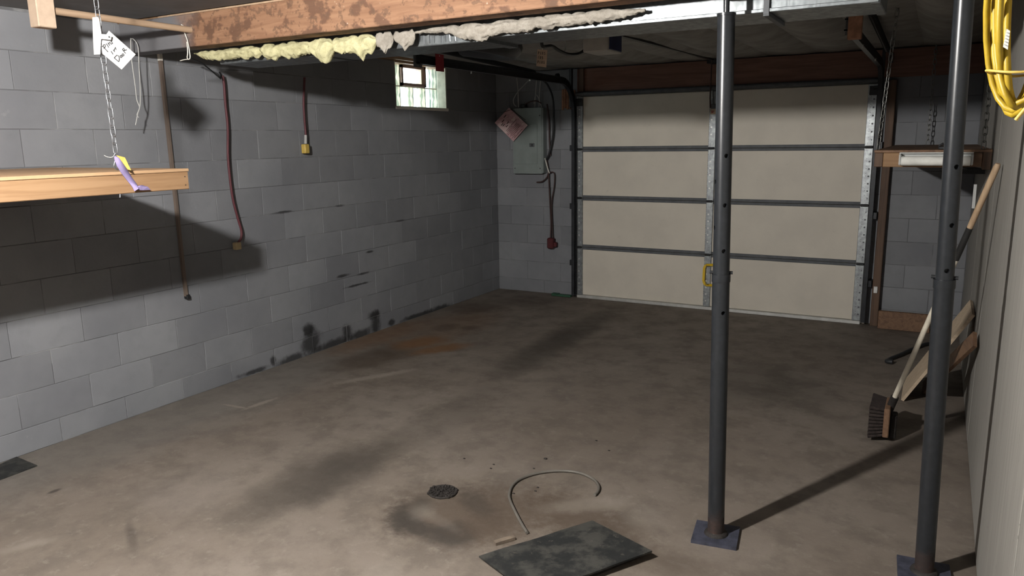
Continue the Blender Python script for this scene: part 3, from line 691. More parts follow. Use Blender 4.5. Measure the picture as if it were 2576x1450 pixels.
# ------------------------------------------------------------------ steel posts
def post(name, bot, top, zj, r0, r1, label, holes, plate_rot, tm='tube'):
    bot, top = Vector(bot), Vector(top); ax = (top-bot)/(top.z-bot.z)
    P = lambda z: bot+ax*(z-bot.z)
    t = thing(name, label, 'post', bot, 'adjustable steel posts under the beam')
    c, s = math.cos(plate_rot), math.sin(plate_rot); a = .092
    poly = [bot+Vector((c*x-s*y, s*x+c*y, 0)) for x, y in ((-a, -a), (a, -a), (a, a), (-a, a))]
    bp = MB().prism(poly, (0, 0, .013)).build('base_plate', 'base_plate', t)
    m = MB(); N = 14
    m.tube([P(.0131), P(.022), P(.026)], [.050, .046, r0*.99], 18); m.build('weld_bead', 'iron', bp)
    lo = MB().tube([P(.013+(zj-.013)*i/40) for i in range(41)], r0, 28).build('lower_tube', tm, t)
    MB().tube([P(zj-.025), P(zj+.006)], r0+.0025, 28).build('collar', tm, lo)
    up = MB().tube([P(zj+(top.z-zj)*i/40) for i in range(41)], r1, 28).build('upper_tube', tm, t)
    view = (CAM-P(1.3)); view.z = 0; view.normalize(); sd = Vector((-view.y, view.x, 0))
    m = MB(); m.cyl(P(zj+.012)-sd*(r1+.012), P(zj+.012)+sd*(r1+.012), .0065, 10); m.build('pin', 'black_metal', lo)
    for z, ang in holes:
        d = view*math.cos(ang)+sd*math.sin(ang); p = P(z); rr = r1 if z > zj else r0
        tgt = up if z > zj else lo
        cut = MB().cyl(p+d*(rr-.024), p+d*(rr+.02), .0085, 14).build('cutter', 'tube', t)
        md = tgt.modifiers.new('cut', 'BOOLEAN'); md.operation = 'DIFFERENCE'; md.object = cut; md.solver = 'EXACT'
        bpy.context.view_layer.update()
        me = bpy.data.meshes.new_from_object(tgt.evaluated_get(bpy.context.evaluated_depsgraph_get())); tgt.modifiers.clear(); tgt.data = me; me.set_sharp_from_angle(angle=math.radians(32))
        bpy.data.objects.remove(cut, do_unlink=True)
        MB().cyl(p+d*(rr-.030), p+d*(rr-.0235), .0088, 14).build('pin_hole', tm, tgt)
    MB().tube([P(top.z), P(2.195)], .0115, 14).build('screw_rod', tm, t)
    m = MB().bbox(top.x-.06, top.x+.06, 2.952, 3.06, 2.196, 2.2075, .002); m.build('head_plate', tm, t)
    MB().tube([P(top.z-.004), P(top.z+.006)], r1+.003, 24).build('cap', tm, up)
post('support_post', (3.592, 2.992, 0), (3.549, 3.009, 2.123), 1.128, .0342, .0325, 'dark steel support post standing clear of the walls, before the garage door',
     [(1.60, .35), (1.41, .30), (1.23, .27), (1.50, -1.15), (1.32, -1.15), (.98, .35)], math.radians(8))
post('support_post', (4.372, 3.078, 0), (4.322, 3.01, 2.16), 1.16, .0335, .0300, 'dark steel support post beside the pale panel wall, before the broom',
     [(1.56, .45), (1.36, .40), (1.20, .2)], math.radians(4))

# ------------------------------------------------------------------ chains
def link_mesh(name, L, wd, r, mat):
    m = MB(); n = 18; pts = []
    for i in range(n):
        a = 2*math.pi*i/n; c, s = math.cos(a), math.sin(a)
        pts.append((c*wd/2, 0, s*wd/2+(L-wd)/2*(1 if s > 0 else -1)*(min(1, abs(s)*3))))
    m.tube(pts, r, 6, True); me = bpy.data.meshes.new(name)
    me.from_pydata([tuple(v) for v in m.v], [], m.f); me.polygons.foreach_set('use_smooth', [True]*len(m.f)); me.materials.append(M[mat]); return me
LK = link_mesh('link', .048, .022, .0020, 'chain_metal'); LKD = link_mesh('link', .050, .022, .003, 'dark_chain')
def chain(a, b, me, L, label, spin=.3, group='shelf chains'):
    a, b = Vector(a), Vector(b); t = thing('chain', label, 'chain', a, group); d = b-a; n = max(1, round(d.length/(L-.011))); q = d.to_track_quat('Z', 'Y')
    for i in range(n):
        o = bpy.data.objects.new('link', me); COL.objects.link(o); o.parent = t; o.location = d*((i+.5)/n)
        o.rotation_mode = 'QUATERNION'; o.rotation_quaternion = q @ Matrix.Rotation(spin+(math.pi/2 if i % 2 else 0)+random.uniform(-.15, .15), 4, 'Z').to_quaternion()
    return t

# ------------------------------------------------------------------ hanging shelf on the left
SX = 1.147; SZ0 = onx(472, 476, SX).z; SZ1 = onx(472, 424, SX).z-.015; SY1 = onx(472, 424, SX).y
sh = thing('hanging_shelf', 'pine hanging shelf on a bright chain along the block wall', 'shelf', (.5, 1.35, SZ0))
MB().bbox(SX-.038, SX, .12, SY1, SZ0, SZ1, .003).build('front_board', 'pine', sh)
MB().bbox(.02, SX-.039, SY1-.038, SY1, SZ0, SZ1, .003).build('end_board', 'pine_x', sh)
MB().bbox(.02, .058, .12, SY1-.039, SZ0, SZ1, .003).build('back_board', 'pine', sh)
for i, y in enumerate((.4, .95, 1.5, 2.05)): MB().bbox(.059, SX-.039, y, y+.038, SZ0+.005, SZ1-.002, .003).build('cross_board', 'pine_x', sh)
MB().bbox(.01, SX+.003, .11, SY1+.004, SZ1+.0005, SZ1+.015, .002).build('top_sheet', 'ply_edge', sh)
for z in (SZ0+.02, SZ0+.06): MB().cyl((SX-.001, SY1-.02, z), (SX+.0012, SY1-.02, z), .003, 8).build('nail_head', 'iron', sh)
c0 = onx(291, 384, SX+.015); c1 = onx(240, 0, SX+.015)
chain(c0, (c1.x, c1.y, 2.391), LK, .048, 'bright chain from the ceiling to the front of the pine hanging shelf')
chain((1.10, .35, SZ1+.02), (1.10, .35, 2.391), LK, .048, 'bright chain at the hidden end of the pine hanging shelf')
# eye hook, strap and tags at the chain end
p = lambda u, v, x=1.012: onx(u, v, x+SX-1.0)
m = MB().tube(spline([p(290, 386, 1.015), p(286, 394, 1.014), p(291, 398, 1.013), p(288, 410, 1.012), p(287, 420, 1.010), p(294, 427, 1.006), p(298, 426, 1.003)], 5), .0030, 6)
hk = m.build('eye_hook', 'chain_metal'); tag(hk, 'bright wire hook joining the chain to the shelf front', 'hook')
sn = MB().tube([onx(302, 497, SX-.005), onx(302, 484, SX-.005)], .003, 6).build('eye_bolt', 'chain_metal'); tag(sn, 'bolt end sticking out below the pine hanging shelf', 'bolt')
sp_ = thing('cloth_strap', 'faded purple cloth strap tied to the chain over the shelf front', 'strap', p(300, 400))
cl = [(289, 394), (294, 400), (302, 415), (313, 432), (325, 449), (338, 466), (344, 478)]; wdt = [2, 6, 8, 8, 7, 6.5, 6]
L_, R_ = [], []
for (u, v), w, k in zip(cl, wdt, range(9)):
    xx = 1.016+.012*math.sin(k*1.1); L_.append(p(u-w*.85, v+w*.55, xx)); R_.append(p(u+w*.85, v-w*.55, xx+.008))
m = MB()
vs = [q for ab in zip(L_, R_) for q in ab]; m.add(vs+[q-Vector((.003, 0, 0)) for q in vs], [(2*i, 2*i+1, 2*i+3, 2*i+2) for i in range(6)]+[(14+2*i, 14+2*i+2, 14+2*i+3, 14+2*i+1) for i in range(6)]+[(2*i, 2*i+2, 2*i+16, 2*i+14) for i in range(6)]+[(2*i+1, 2*i+15, 2*i+17, 2*i+3) for i in range(6)], True)
m.build('strap_band', 'purple', sp_)
m = MB().prism([p(338, 478, 1.018), p(345, 468, 1.018), p(358, 466, 1.03), p(372, 470, 1.03), p(379, 478, 1.022), p(360, 479, 1.016)], (-.004, 0, 0)); m.build('folded_end', 'purple', sp_)
MB().tube(spline([p(288, 392), p(280, 396), p(270, 395), p(262, 391)], 5), .0012, 5).build('loose_thread', 'string', sp_)
yt = MB().prism([p(293, 391, 1.032), p(314, 396, 1.040), p(320, 408, 1.042), p(330, 429, 1.040), p(321, 426, 1.034), p(308, 408, 1.030)], (-.002, 0, 0)).build('paper_label', 'plug_yellow'); tag(yt, 'small yellow paper label behind the purple strap', 'label')
# white handle and note on the chain
hn = thing('plastic_handle', 'white plastic pull handle hooked on the bright shelf chain', 'handle', p(247, 137, 1.04))
MB().prism([p(u, v, 1.042) for u, v in ((237.5, 43), (246, 42.5), (249, 47), (255, 82), (254.5, 98), (252, 137), (241.5, 137), (239, 95))], (-.014, 0, 0)).build('grip', 'white_plastic', hn)
MB().prism([p(u, v, 1.0425) for u, v in ((242, 80), (249, 80), (250, 93), (243, 94))], (.0015, 0, 0)).build('recess', 'grey_wire', hn)
MB().bar(p(245, 55, 1.043), p(245.5, 73, 1.043), .003, .003).build('slot', 'grey_wire', hn)
MB().prism([p(u, v, 1.048) for u, v in ((256, 85.5), (273, 87), (281, 91), (279, 100.5), (257, 98))], (-.010, 0, 0)).build('side_arm', 'white_plastic', hn)
MB().cyl(p(274.5, 93, 1.048), p(274.5, 93, 1.0495), .0035, 10).build('screw', 'ink', hn)
nd = thing('pin_note', 'white card note reading Pins in Door on the white handle', 'note', p(306, 175, 1.012))
MB().prism([p(u, v, 1.032) for u, v in ((274.3, 77.3), (341.5, 137), (306, 175), (258, 135), (256, 104))], (-.002, 0, 0)).build('card', 'card', nd)
Z = lambda a, b: p(200+a/8.055, 20+b/8.055, 1.0325)
circ = lambda cx, cy, r: [(cx+r*math.cos(k*.7), cy+r*1.1*math.sin(k*.7)) for k in range(10)]
strokes([[(468, 768), (520, 830), (575, 890)], [(462, 790), (490, 745), (518, 742), (520, 785), (488, 822)], [(540, 722), (568, 762), (592, 800)], [(572, 705), (612, 765)], [(590, 728), (612, 690), (640, 740)],
         [(655, 668), (635, 685), (662, 700), (672, 720), (645, 728)], [(640, 880), (680, 942)], [(682, 850), (712, 890)], [(695, 868), (728, 800), (742, 850)],
         [(702, 1012), (748, 1052), (796, 1092)], [(702, 1012), (752, 958), (792, 975), (806, 1030), (796, 1092)], circ(840, 985, 20), circ(880, 952, 20), [(868, 842), (900, 882), (932, 922)], [(866, 846), (896, 815), (912, 840), (892, 872), (925, 858), (955, 848)]],
        Z, .0017, 'ink', nd)

# ------------------------------------------------------------------ things on and by the left wall
rod = MB().tube([(.62, 2.187, 2.298), (.622, 2.5, 2.297), (.625, 2.944, 2.296)], .017, 14).build('wooden_dowel', 'dowel'); tag(rod, 'round wooden dowel fixed between a wooden hanger and the ceiling beam', 'dowel')
hb_ = MB().bbox(.585, .655, 2.10, 2.185, 2.215, 2.391, .004).build('wooden_hanger', 'fir'); tag(hb_, 'short pale wooden hanger under the ceiling carrying the dowel', 'hanger')
q = lambda u, v, y=2.93: ony(u, v, y)
sl = MB().tube(spline([q(456, 62), q(464, 68), q(463, 78), q(468, 92), q(473, 108), q(478, 140), q(476, 149), q(471, 146), q(472, 130), q(470, 105)], 5), .0028, 6).tube(spline([q(476, 149), q(465, 150), q(453, 153)], 4), .0024, 6).build('string_loop', 'string'); tag(sl, 'white string loop tied to the dowel end at the ceiling beam', 'string')
w = lambda u, v: onx(u, v, .20)
gw = MB().tube(spline([w(329, 96), w(329, 112), w(331, 150), w(340, 215), w(344, 250), w(351, 270), w(347, 285), (w(344, 300)), w(341, 315)], 6), .0030, 6).tube(spline([w(329, 98), w(336, 99), w(347, 118), w(350, 170), w(353, 230), w(352, 268), w(345, 288), w(349, 296)], 6), .0030, 6).build('grey_cable', 'grey_wire'); tag(gw, 'grey cable loop hanging before the block wall above the shelf', 'cable')
a, b = onx(405, 168, .016), onx(476, 744, .016)
st = MB().bar((.014, 3.205, .69), (.014, 3.190, 2.19), .017, .022, (1, 0, 0)).build('wall_strip', 'strip_wood'); tag(st, 'narrow brown wooden strip standing against the block wall', 'strip')
MB().bar((.014, 3.190, 2.19), (.014, 3.188, 2.27), .020, .024, (1, 0, 0)).build('strip_tip', 'white_paint', st); MB().bbox(.0, .034, 3.198, 3.224, .672, .70, .003).build('strip_clip', 'black_metal', st)
def wall_cord(name, pts, r, plugmat, plug, label, cuff=None):
    t = thing(name, label, 'cord', onx(*pts[-1], .04), 'cords hanging on the block wall')
    MB().tube(spline([onx(u, v, .045) for u, v in pts], 6), r, 8).build('cable', 'red_cord', t)
    a, b = onx(plug[0], plug[1], .045), onx(plug[2], plug[3], .045); y0, y1 = min(a.y, b.y), max(a.y, b.y)
    pg = MB().bbox(.022, .065, y0, y1, b.z, a.z, .005).build('connector', plugmat, t)
    m = MB(); zc = (a.z+b.z)/2; yc = (y0+y1)/2
    m.box(.0648, .0665, yc-.012, yc+.012, zc+.012, zc+.014).box(.0648, .0662, y0+.006, y1-.006, b.z+.006, a.z-.022); m.build('face_plate', plugmat, pg)
    if cuff: MB().tube([onx(cuff[0], cuff[1], .045), onx(cuff[2], cuff[3], .045)], r*1.35, 8).build('cuff', 'grey_wire', t)
wall_cord('red_cable', [(560, 190), (564, 215), (567, 260), (573, 320), (574, 400), (584, 490), (597, 545), (607, 580), (606, 600), (598, 612)], .0085, 'plug_tan', (589, 611, 604, 627), 'long dark red cord with a tan connector hanging on the block wall')
wall_cord('red_cable', [(766, 195), (765, 225), (764, 262), (766, 300), (769, 335), (769, 362)], .0085, 'plug_yellow', (762, 363, 775, 386), 'short dark red cord with a yellow connector hanging on the block wall', (769, 340, 769, 362))
e = lambda u, v, x: onx(u, v, x)
hkw = MB().tube([(.33, 3.135, 2.19), e(510, 160, .30), e(540, 185, .16), e(555, 198, .10), e(556, 190, .06), e(552, 182, .012)], .0045, 6).build('wire_bracket', 'black_metal'); tag(hkw, 'bent black wire bracket from the duct end to the block wall', 'bracket')
# dark floor plate by the left wall
lpq = [onz(u, v) for u, v in ((-20, 1181), (38, 1151), (94, 1174), (-20, 1217))]
lpl = MB().prism([(max(.006, v.x), v.y, .001) for v in lpq], (0, 0, .006)).build('floor_plate', 'plate'); tag(lpl, 'small flat black plate on the floor against the block wall', 'plate')

# ------------------------------------------------------------------ breaker panel and its cables
bp = thing('breaker_panel', 'grey green electrical breaker panel on the block wall', 'electrical panel', (.43, D, 1.315))
bx_ = MB().bbox(.262, .620, D-.088, D-.002, 1.318, 2.0, .004).build('box', 'panel_green', bp)
MB().bbox(.256, .608, D-.096, D-.0885, 1.312, 2.003, .004).build('cover', 'panel_green', bp)
pd = MB().bbox(.284, .556, D-.101, D-.0965, 1.415, 1.835, .003).build('door', 'panel_green', bp)
MB().bbox(.462, .522, D-.1035, D-.1013, 1.595, 1.635, .002).build('latch', 'rail_grey', pd); MB().bbox(.488, .502, D-.107, D-.1036, 1.602, 1.628, .001).build('latch_tab', 'black_metal', pd)
for xx in (.28, .585):
    for zz in (1.37, 1.92): MB().cyl((xx, D-.0965, zz), (xx, D-.0985, zz), .008, 10).build('cover_screw', 'rail_grey', bp)
fx = lambda u, v, d=.05: ony(u, v, D-d)
pk = thing('pink_notice', 'pink printed notice hung crookedly on the breaker panel', 'notice', fx(1292, 356, .16))
c4 = [fx(u, v, .135) for u, v in ((1245, 309), (1292, 356), (1328, 315.5), (1281, 271))]
MB().prism(c4, (0, -.006, 0)).build('booklet', 'pink', pk)
m = MB(); o_, ex, ey = c4[1], c4[2]-c4[1], c4[0]-c4[1]; off = Vector((0, -.0072, 0))
for r in range(9):
    s0 = .06+random.uniform(0, .1); s1 = s0+random.uniform(.2, .75)
    m.bar(o_+ex*s0+ey*(.06+r*.05)+off, o_+ex*min(.93, s1)+ey*(.06+r*.05)+off, .004, .001, (0, 1, 0))
for r in range(6):
    s0 = random.uniform(.1, .6); m.bar(o_+ex*s0+ey*(.56+r*.06)+off, o_+ex*(s0+random.uniform(.1, .3))+ey*(.56+r*.06)+off, .008, .001, (0, 1, 0))
m.build('printed_line', 'brown_cord', pk)
MB().tube([fx(1268, 282, .145), fx(1286, 276, .15), fx(1322, 302, .147)], .0025, 6).build('band', 'brown_cord', pk)
def wire(name, pts, r, mat, label, d=.05):
    o = MB().tube(spline([fx(u, v, d) for u, v in pts], 6), r, 7).build(name, mat); return tag(o, label, 'cable')
G = 'wires above the breaker panel'
wire('black_cable', [(1364, 200), (1378, 215), (1390, 245), (1393, 290), (1391, 340), (1382, 385), (1374, 402)], .010, 'black_metal', 'thick black cable looping down beside the breaker panel', .07)
wire('black_cable', [(1376, 262), (1381, 300), (1382, 350), (1385, 392)], .008, 'brown_cord', 'dark cable running down the side of the breaker panel', .04)
for wi, pts in enumerate(([(1300, 195), (1303, 230), (1304, 270)], [(1350, 200), (1347, 240), (1346, 272)], [(1360, 200), (1357, 240), (1356, 272)])):
    o = wire('grey_cable', pts, .0055, 'grey_wire', ('straight grey wire dropping beside the black clamp on the breaker panel', 'straight grey wire beside the small arched wire on the breaker panel', 'straight grey wire nearest the thick black cable at the breaker panel')[wi], .05); o['group'] = G
wire('grey_cable', [(1337, 195), (1318, 215), (1302, 232), (1292, 250), (1293, 262), (1299, 268)], .005, 'grey_wire', 'curved grey wire looping across to the breaker panel corner', .06)
wire('grey_cable', [(1343, 262), (1347, 240), (1354, 245), (1362, 270)], .0045, 'grey_wire', 'small grey wire arching over the breaker panel', .07)
wire('brown_cable', [(1312, 270), (1330, 258), (1348, 254), (1362, 260)], .006, 'brown_cord', 'short dark wire bent across the breaker panel top', .07)
cf = MB().bbox(.345, .40, D-.08, D-.02, 2.003, 2.045, .006).build('cable_clamp', 'black_metal'); tag(cf, 'black cable clamp on top of the breaker panel', 'clamp')
rc = thing('plug_cord', 'dark cord with a red plug hanging below the breaker panel', 'cord', fx(1388, 625))
m = MB().tube(spline([fx(1374, 400), fx(1379, 425), fx(1381, 460), fx(1384, 520), fx(1386, 560), fx(1385, 598)], 5), .0075, 7)
m.tube(spline([fx(1381, 437), fx(1389, 433), fx(1395, 440), fx(1394, 470), fx(1388, 510), fx(1389, 560), fx(1391, 598)], 5), .006, 7); m.build('cable', 'brown_cord', rc)
a, b = fx(1379, 598), fx(1399, 626)
MB().bbox(a.x, b.x-.02, D-.09, D-.02, b.z, a.z, .012).build('plug', 'red_plug', rc); MB().bbox(b.x-.022, b.x+.012, D-.075, D-.035, b.z+.02, a.z-.045, .006).build('plug_boss', 'red_plug', rc)
MB().tube(spline([fx(1380, 432, .055), fx(1376, 446), fx(1364, 457), fx(1350, 459)], 5), .007, 7).build('loose_end', 'brown_cord', rc)
MB().tube([fx(1371, 398, .06), fx(1377, 422, .07), fx(1382, 436, .07)], .006, 6).build('cable_tie', 'string', rc)
gs = MB().bbox(.715, .945, D-.115, D-.055, .0, .022, .006).bbox(.72, .80, D-.12, D-.06, .022, .03, .003).build('green_bar', 'green'); tag(gs, 'flat green bar on the floor between block wall and door track', 'bar')

# ------------------------------------------------------------------ right side: hanging shelf
RY, RX0 = 5.0, 3.955
rs = thing('hanging_shelf', 'dark edged wooden shelf hung by chains between garage door and panel wall', 'shelf', (4.25, 6.1, 1.485))
MB().bbox(RX0+.046, 4.36, RY, RY+.03, 1.483, 1.566, .003).build('front_board', 'pine_x', rs)
MB().bbox(RX0, RX0+.045, RY-.002, RY+.04, 1.483, 1.566, .003).build('corner_post', 'old_wood_z', rs)
MB().bbox(4.361, 4.50, RY+.002, RY+.035, 1.485, 1.564, .003).build('front_board', 'old_wood', rs)
MB().bbox(4.501, W-.006, RY-.002, RY+.06, 1.47, 1.585, .003).build('corner_post', 'old_wood_z', rs)
MB().bbox(RX0, RX0+.035, RY+.041, 7.29, 1.483, 1.566, .003).build('side_board', 'old_wood', rs)
MB().bbox(RX0-.004, W-.006, RY-.004, 7.295, 1.5665, 1.581, .002).build('top_sheet', 'old_wood', rs)
MB().bbox(RX0+.036, W-.05, 7.25, 7.29, 1.483, 1.566, .003).build('back_board', 'old_wood', rs)
ch = chain((RX0+.012, RY+.03, 1.582), (4.03, RY-.05, 2.59), LKD, .050, 'dull chain at the front corner of the dark shelf by the garage door', group='dark shelf chains')
chain((4.19, 7.20, 1.582), (4.19, 7.20, 2.38), LKD, .050, 'dull chain at the back of the dark shelf by the far wall', group='dark shelf chains')
chain((4.50, RY+.03, 1.586), (4.50, RY+.03, 2.59), LKD, .050, 'dull chain of the dark shelf against the panel wall', group='dark shelf chains')
# roll holder on the shelf front
rh = thing('roll_holder', 'white roll in a white holder on the dark shelf front', 'roll holder', (4.26, RY-.04, 1.49))
ra, rb = ony(2263, 381, RY-.03), ony(2447, 416, RY-.03)
m = MB().bbox(ra.x, rb.x, RY-.010, RY-.001, 1.497, 1.566, .003); m.build('back_plate', 'white_plastic', rh)
m = MB().bbox(ra.x, ra.x+.012, RY-.062, RY-.010, 1.495, 1.56, .005).bbox(rb.x-.012, rb.x, RY-.062, RY-.010, 1.495, 1.56, .005); m.build('end_bracket', 'white_plastic', rh)
MB().bbox(ra.x, rb.x, RY-.034, RY-.010, 1.560, 1.568, .002).build('top_lip', 'white_plastic', rh)
MB().cyl((ra.x+.013, RY-.044, 1.520), (rb.x-.013, RY-.044, 1.520), .027, 20).build('roll', 'paper', rh)
clp = MB().bbox(4.28, 4.32, RY+.05, RY+.085, 1.5815, 1.60, .004).tube([(4.28, RY+.065, 1.60), (4.30, RY+.065, 1.615), (4.325, RY+.07, 1.603)], .006, 6).build('spring_clamp', 'black_metal'); tag(clp, 'small black clamp lying on top of the dark shelf', 'clamp')
# white bar hooked under the shelf
wb_ = thing('hook_rail', 'black bracket with a white bar below the dark shelf', 'bracket', (4.46, 5.6, 1.3))
MB().bar((4.36, 5.6, 1.435), (4.545, 5.6, 1.435), .03, .03).build('arm', 'black_metal', wb_)
MB().bar((4.36, 5.6, 1.48), (4.545, 5.6, 1.44), .02, .02).build('brace', 'black_metal', wb_)
a, b = ony(2452, 480, 5.585), ony(2448, 524, 5.585)
MB().bar((a.x, 5.578, a.z+.04), (b.x, 5.578, b.z), .017, .010, (0, 1, 0)).build('white_bar', 'white_plastic', wb_)

# ------------------------------------------------------------------ broom
br = thing('push_broom', 'push broom with a taped white handle leaning on the panel wall', 'broom', (4.15, 4.45, 0))
hp = Vector((4.162, 4.50, .17)); tp = onx(2511, 412, W-.022)
A = lambda t: hp+(tp-hp)*t
MB().tube([A(.0), A(.35), A(.66)], .0135, 12).build('lower_handle', 'handle_white', br)
MB().tube([A(.655), A(.70), A(.775)], [.0150, .0158, .0150], 12).build('tape_wrap', 'tape', br)
MB().tube([A(.77), A(.9), A(.99), A(1.0)], [.0135, .0145, .0145, .010], 12).build('upper_handle', 'handle_wood', br)
hdv = (tp-hp).normalized()
MB().bbox(4.140, 4.170, 4.40, 4.62, .035, .200, .004).build('head_block', 'old_wood', br)
MB().tube([A(-.03), A(.06)], .021, 12).build('socket', 'iron', br)
MB().bbox(4.171, 4.205, 4.46, 4.54, .012, .150, .006).build('brace', 'iron', br)
tuft = None
for j in range(9):
    for i in range(12):
        y, z = 4.412+i*.018, .046+j*.018; fy, fz = (i-5.5)*.003, (j-4)*.003-.003
        MB().tube([(4.142, y, z), (4.11, y+fy*.5, z+fz*.4), (4.068, y+fy, max(.014, z+fz))], [.009, .0105, .0115], 5).build('bristle_tuft', 'brush', br)

# ------------------------------------------------------------------ boards and bar in the corner
def plank(name, a, b, w, th, nrm, mat, label):
    a, b, nrm = Vector(a), Vector(b), Vector(nrm); d = (b-a).normalized(); r = nrm.cross(d).normalized(); n = d.cross(r).normalized()
    m = MB().prism([a-r*w/2, b-r*w/2, b+r*w/2, a+r*w/2], n*th)
    zmin = min(v.z for v in m.v)
    if zmin < .001:
        for v in m.v: v.z += .001-zmin
    return tag(m.build(name, mat), label, 'plank')
def quad_plank(A, B, C, th, mat, label):
    E_ = A+(C-B); n = (B-A).cross(C-B).normalized()
    if n.y < 0: n = -n
    m = MB().prism([A, B, C, E_], n*th); zm = min(v.z for v in m.v)
    for v in m.v: v.z += max(0, .001-zm)
    return tag(m.build('wooden_plank', mat), label, 'plank')
quad_plank(onz(2266, 1009, .002), onx(2445, 794, W-.022), onx(2440, 757, W-.022), .018, 'plank', 'pale plank leaning on the panel wall behind the broom')
quad_plank(onz(2318, 1000, .002)+Vector((0, .06, 0)), onx(2448, 872, W-.03), onx(2448, 836, W-.03), .018, 'old_wood', 'brown plank leaning beneath the pale plank by the panel wall')
fp = MB().bbox(3.93, 4.33, D-.165, D-.125, .001, .16, .004).build('floor_board', 'old_wood'); tag(fp, 'brown board standing on edge on the floor below the dark shelf', 'board')
bb = thing('pry_bar', 'black metal bar with a curved end on the floor behind the planks', 'bar', onz(2240, 910))
g0 = onz(2240, 908); g1 = onz(2330, 872)
MB().tube(spline([(g0.x-.02, g0.y-.06, .016), (g0.x, g0.y, .016), (g0.x+.06, g0.y+.14, .018), (g1.x, g1.y, .02), (4.45, 6.62, .03)], 6), .0145, 10).build('shaft', 'black_metal', bb)
MB().tube(spline([(g0.x-.02, g0.y-.06, .016), (g0.x-.015, g0.y-.09, .017), (g0.x+.02, g0.y-.10, .02)], 4), [.015, .016, .017, .018, .018, .017, .017, .018, .018], 10).build('curved_end', 'black_metal', bb)

# ------------------------------------------------------------------ yellow extension cord
yc = thing('yellow_extension_cable', 'coiled yellow extension cord hung on the panel wall', 'cord', (4.46, 1.52, 1.70))
cx, cyy, zb = 4.398, 1.50, 1.697
m = MB(); pts = []; NL = 7; rng = random.Random(3)
rx = [(.082, .0), (.055, .012), (.070, -.010), (.030, .020), (.048, -.014), (.066, .016), (.020, .004), (.076, -.004), (.040, .012)]
for k in range(NL):
    w_, dy = rx[k][0]*.72, rx[k][1]; w2 = rx[(k+1) % NL][0]*.72; dy2 = rx[(k+1) % NL][1]; dz_ = rng.uniform(-.012, .05)
    for i in range(28):
        t = i/28; a = math.pi/2+2*math.pi*t; ww_ = w_+(w2-w_)*t; yy = dy+(dy2-dy)*t
        pinch = 1-.55*max(0, math.sin(a))
        pts.append((cx+ww_*math.cos(a)*pinch, cyy+yy+.035*math.sin(a*2+k), zb+.215+dz_*(1-t)+.205*math.sin(a)))
m.tube(pts, .0053, 8); m.build('cable', 'yellow_cord', yc)
MB().tube([(cx+.045*math.cos(a), cyy+.050*math.sin(a)-.004, zb+.072+.004*math.cos(a*2)) for a in [i*math.pi/12 for i in range(24)]], .0022, 6, True).tube(spline([(cx+.03, cyy-.05, zb+.072), (cx+.02, cyy-.055, zb+.03), (cx+.0, cyy-.05, zb-.005)], 5), .003, 6).build('tie', 'plug_yellow', yc)
qa = [ony(u, v, 1.455) for u, v in ((2532, 73), (2541, 78), (2535, 125), (2523, 118))]
MB().prism(qa, (0, -.001, 0)).build('label', 'paper', yc)
m = MB()
for i in range(5): m.bar(qa[3]+(qa[0]-qa[3])*(.15+.17*i)+(qa[2]-qa[3])*.15+Vector((0, -.0015, 0)), qa[3]+(qa[0]-qa[3])*(.15+.17*i)+(qa[2]-qa[3])*.8+Vector((0, -.0015, 0)), .0008, .0004)
m.build('label_print', 'ink_light', yc)
hk2 = MB().tube([(W, 1.50, 2.10), (4.42, 1.50, 2.10), (4.405, 1.50, 2.115), (4.40, 1.50, 2.14)], .006, 8).build('wall_hook', 'black_metal'); tag(hk2, 'black hook in the panel wall holding the yellow cord', 'hook')

# ------------------------------------------------------------------ floor things
dp = onz(1114, 1240); dn = thing('floor_drain', 'round rusty iron drain grate in the concrete floor', 'drain', (dp.x, dp.y, 0))
R0 = .066
ring = [(dp.x+R0*math.cos(a), dp.y+R0*math.sin(a), .004) for a in [i*math.pi/14 for i in range(28)]]
MB().tube(ring, .006, 6, True).build('rim', 'iron', dn)
MB().cyl((dp.x, dp.y, .0006), (dp.x, dp.y, .002), R0, 28).build('recess', 'iron', dn)
m = MB()
for i in range(-4, 5):
    o = i*.0145; h = math.sqrt(max(0, (R0-.003)**2-o*o))
    m.bar((dp.x-h, dp.y+o, .005), (dp.x+h, dp.y+o, .005), .0055, .006); m.bar((dp.x+o, dp.y-h, .0045), (dp.x+o, dp.y+h, .0045), .0055, .006)
m.build('grid', 'iron', dn)
m = MB()
for i in range(60):
    a, r = random.uniform(0, 6.28), math.sqrt(random.random())*R0*1.12; x, y = dp.x+r*math.cos(a), dp.y+r*math.sin(a); s = random.uniform(.003, .006)
    m.bbox(x-s, x+s, y-s, y+s, .003, .008+s, .0015)
gr_ = m.build('grit', 'iron', dn); gr_['kind'] = 'stuff'
hs = [(1326, 1341), (1313, 1320), (1297, 1290), (1284, 1262), (1281, 1245), (1287, 1225), (1303, 1209), (1330, 1197), (1360, 1189.5), (1395, 1185.5), (1430, 1186), (1460, 1191), (1482, 1200), (1498, 1211), (1506, 1225), (1504, 1237), (1496, 1246)]
ho = MB().tube(spline([onz(u, v, .009) for u, v in hs], 5), .0068, 10).build('grey_hose', 'hose'); tag(ho, 'thin grey hose curled on the floor beside the black plate', 'hose')
pA, pB, pC = onz(1205, 1405), onz(1490, 1316), onz(1640, 1409); pD = pA+(pC-pB)
plt = thing('sump_cover', 'dirty black sump cover plate lying tilted on the floor', 'plate', ((pA+pC)/2))
top = [Vector((pA.x, pA.y, .010)), Vector((pB.x, pB.y, .012)), Vector((pC.x, pC.y, .040)), Vector((pD.x, pD.y, .034))]
mid_ = MB(); n = 10; vs = []
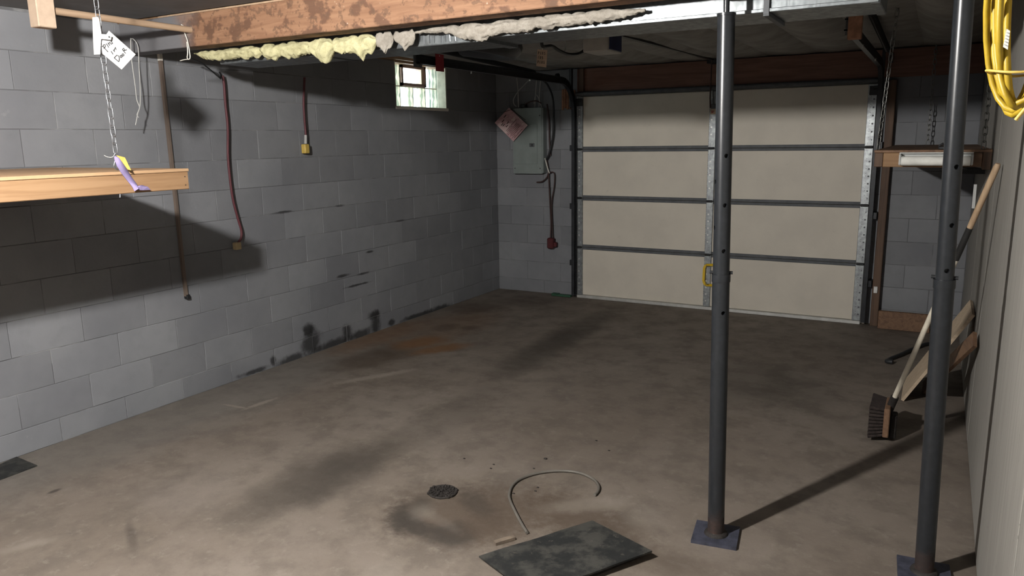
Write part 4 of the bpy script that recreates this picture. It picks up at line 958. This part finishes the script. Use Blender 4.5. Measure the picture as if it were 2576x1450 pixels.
for j in range(n+1):
    for i in range(n+1):
        u, v = i/n, j/n; q3 = top[0]*(1-u)*(1-v)+top[1]*u*(1-v)+top[2]*u*v+top[3]*(1-u)*v
        vs.append(q3+Vector((0, 0, .004*mnoise.noise(Vector((u*3, v*3, 0)))*(1-abs(2*u-1)**4))))
N = (n+1)**2; lo_ = [q3-Vector((0, 0, .007)) for q3 in vs]
fs = [(j*(n+1)+i, j*(n+1)+i+1, (j+1)*(n+1)+i+1, (j+1)*(n+1)+i) for j in range(n) for i in range(n)]
ed = [i for i in range(n+1)]+[(j+1)*(n+1)-1 for j in range(1, n+1)]+[N-1-i for i in range(1, n+1)]+[(n-j)*(n+1) for j in range(1, n)]
mid_.add(vs+lo_, fs+[tuple(N+k for k in f[::-1]) for f in fs]+[(ed[k], ed[(k+1) % len(ed)], N+ed[(k+1) % len(ed)], N+ed[k]) for k in range(len(ed))])
mid_.build('plate', 'plate', plt)
m = MB().prism([Vector((v.x, v.y, .0005)) for v in (pC+(pB-pC)*.10+(pD-pC)*.05, pC+(pD-pC)*.55+(pB-pC)*.05, pC+(pD-pC)*.55+(pB-pC)*.10, pC+(pB-pC)*.16+(pD-pC)*.1)], (0, 0, .024)); m.build('support_block', 'iron', plt)
s0, s1 = onz(1256, 1377, .01), onz(1345, 1352, .01)
sk = MB().bar((s0.x-.035, s0.y+.02, .008), (s0.x+.015, s0.y+.10, .008), .024, .013).build('wood_chip', 'stone'); tag(sk, 'short dirty wood offcut lying along the sump plate edge', 'offcut')
ck = MB()
for i, (u, v) in enumerate([(1372, 1156), (1242, 1170), (1235, 1180), (1343, 1180), (1353, 1228), (1347, 1237), (1292, 1243), (1532, 1135), (1500, 1110), (1168, 1155)]):
    c = onz(u, v); s = .006 if i else .009
    o = MB().bbox(c.x-s, c.x+s, c.y-s*.6, c.y+s*.6, .0, s*.8, s*.25).build('crumb', 'iron'); tag(o, 'tiny dark crumb of dirt on the floor near the hose', 'crumb', 'crumbs on the floor')
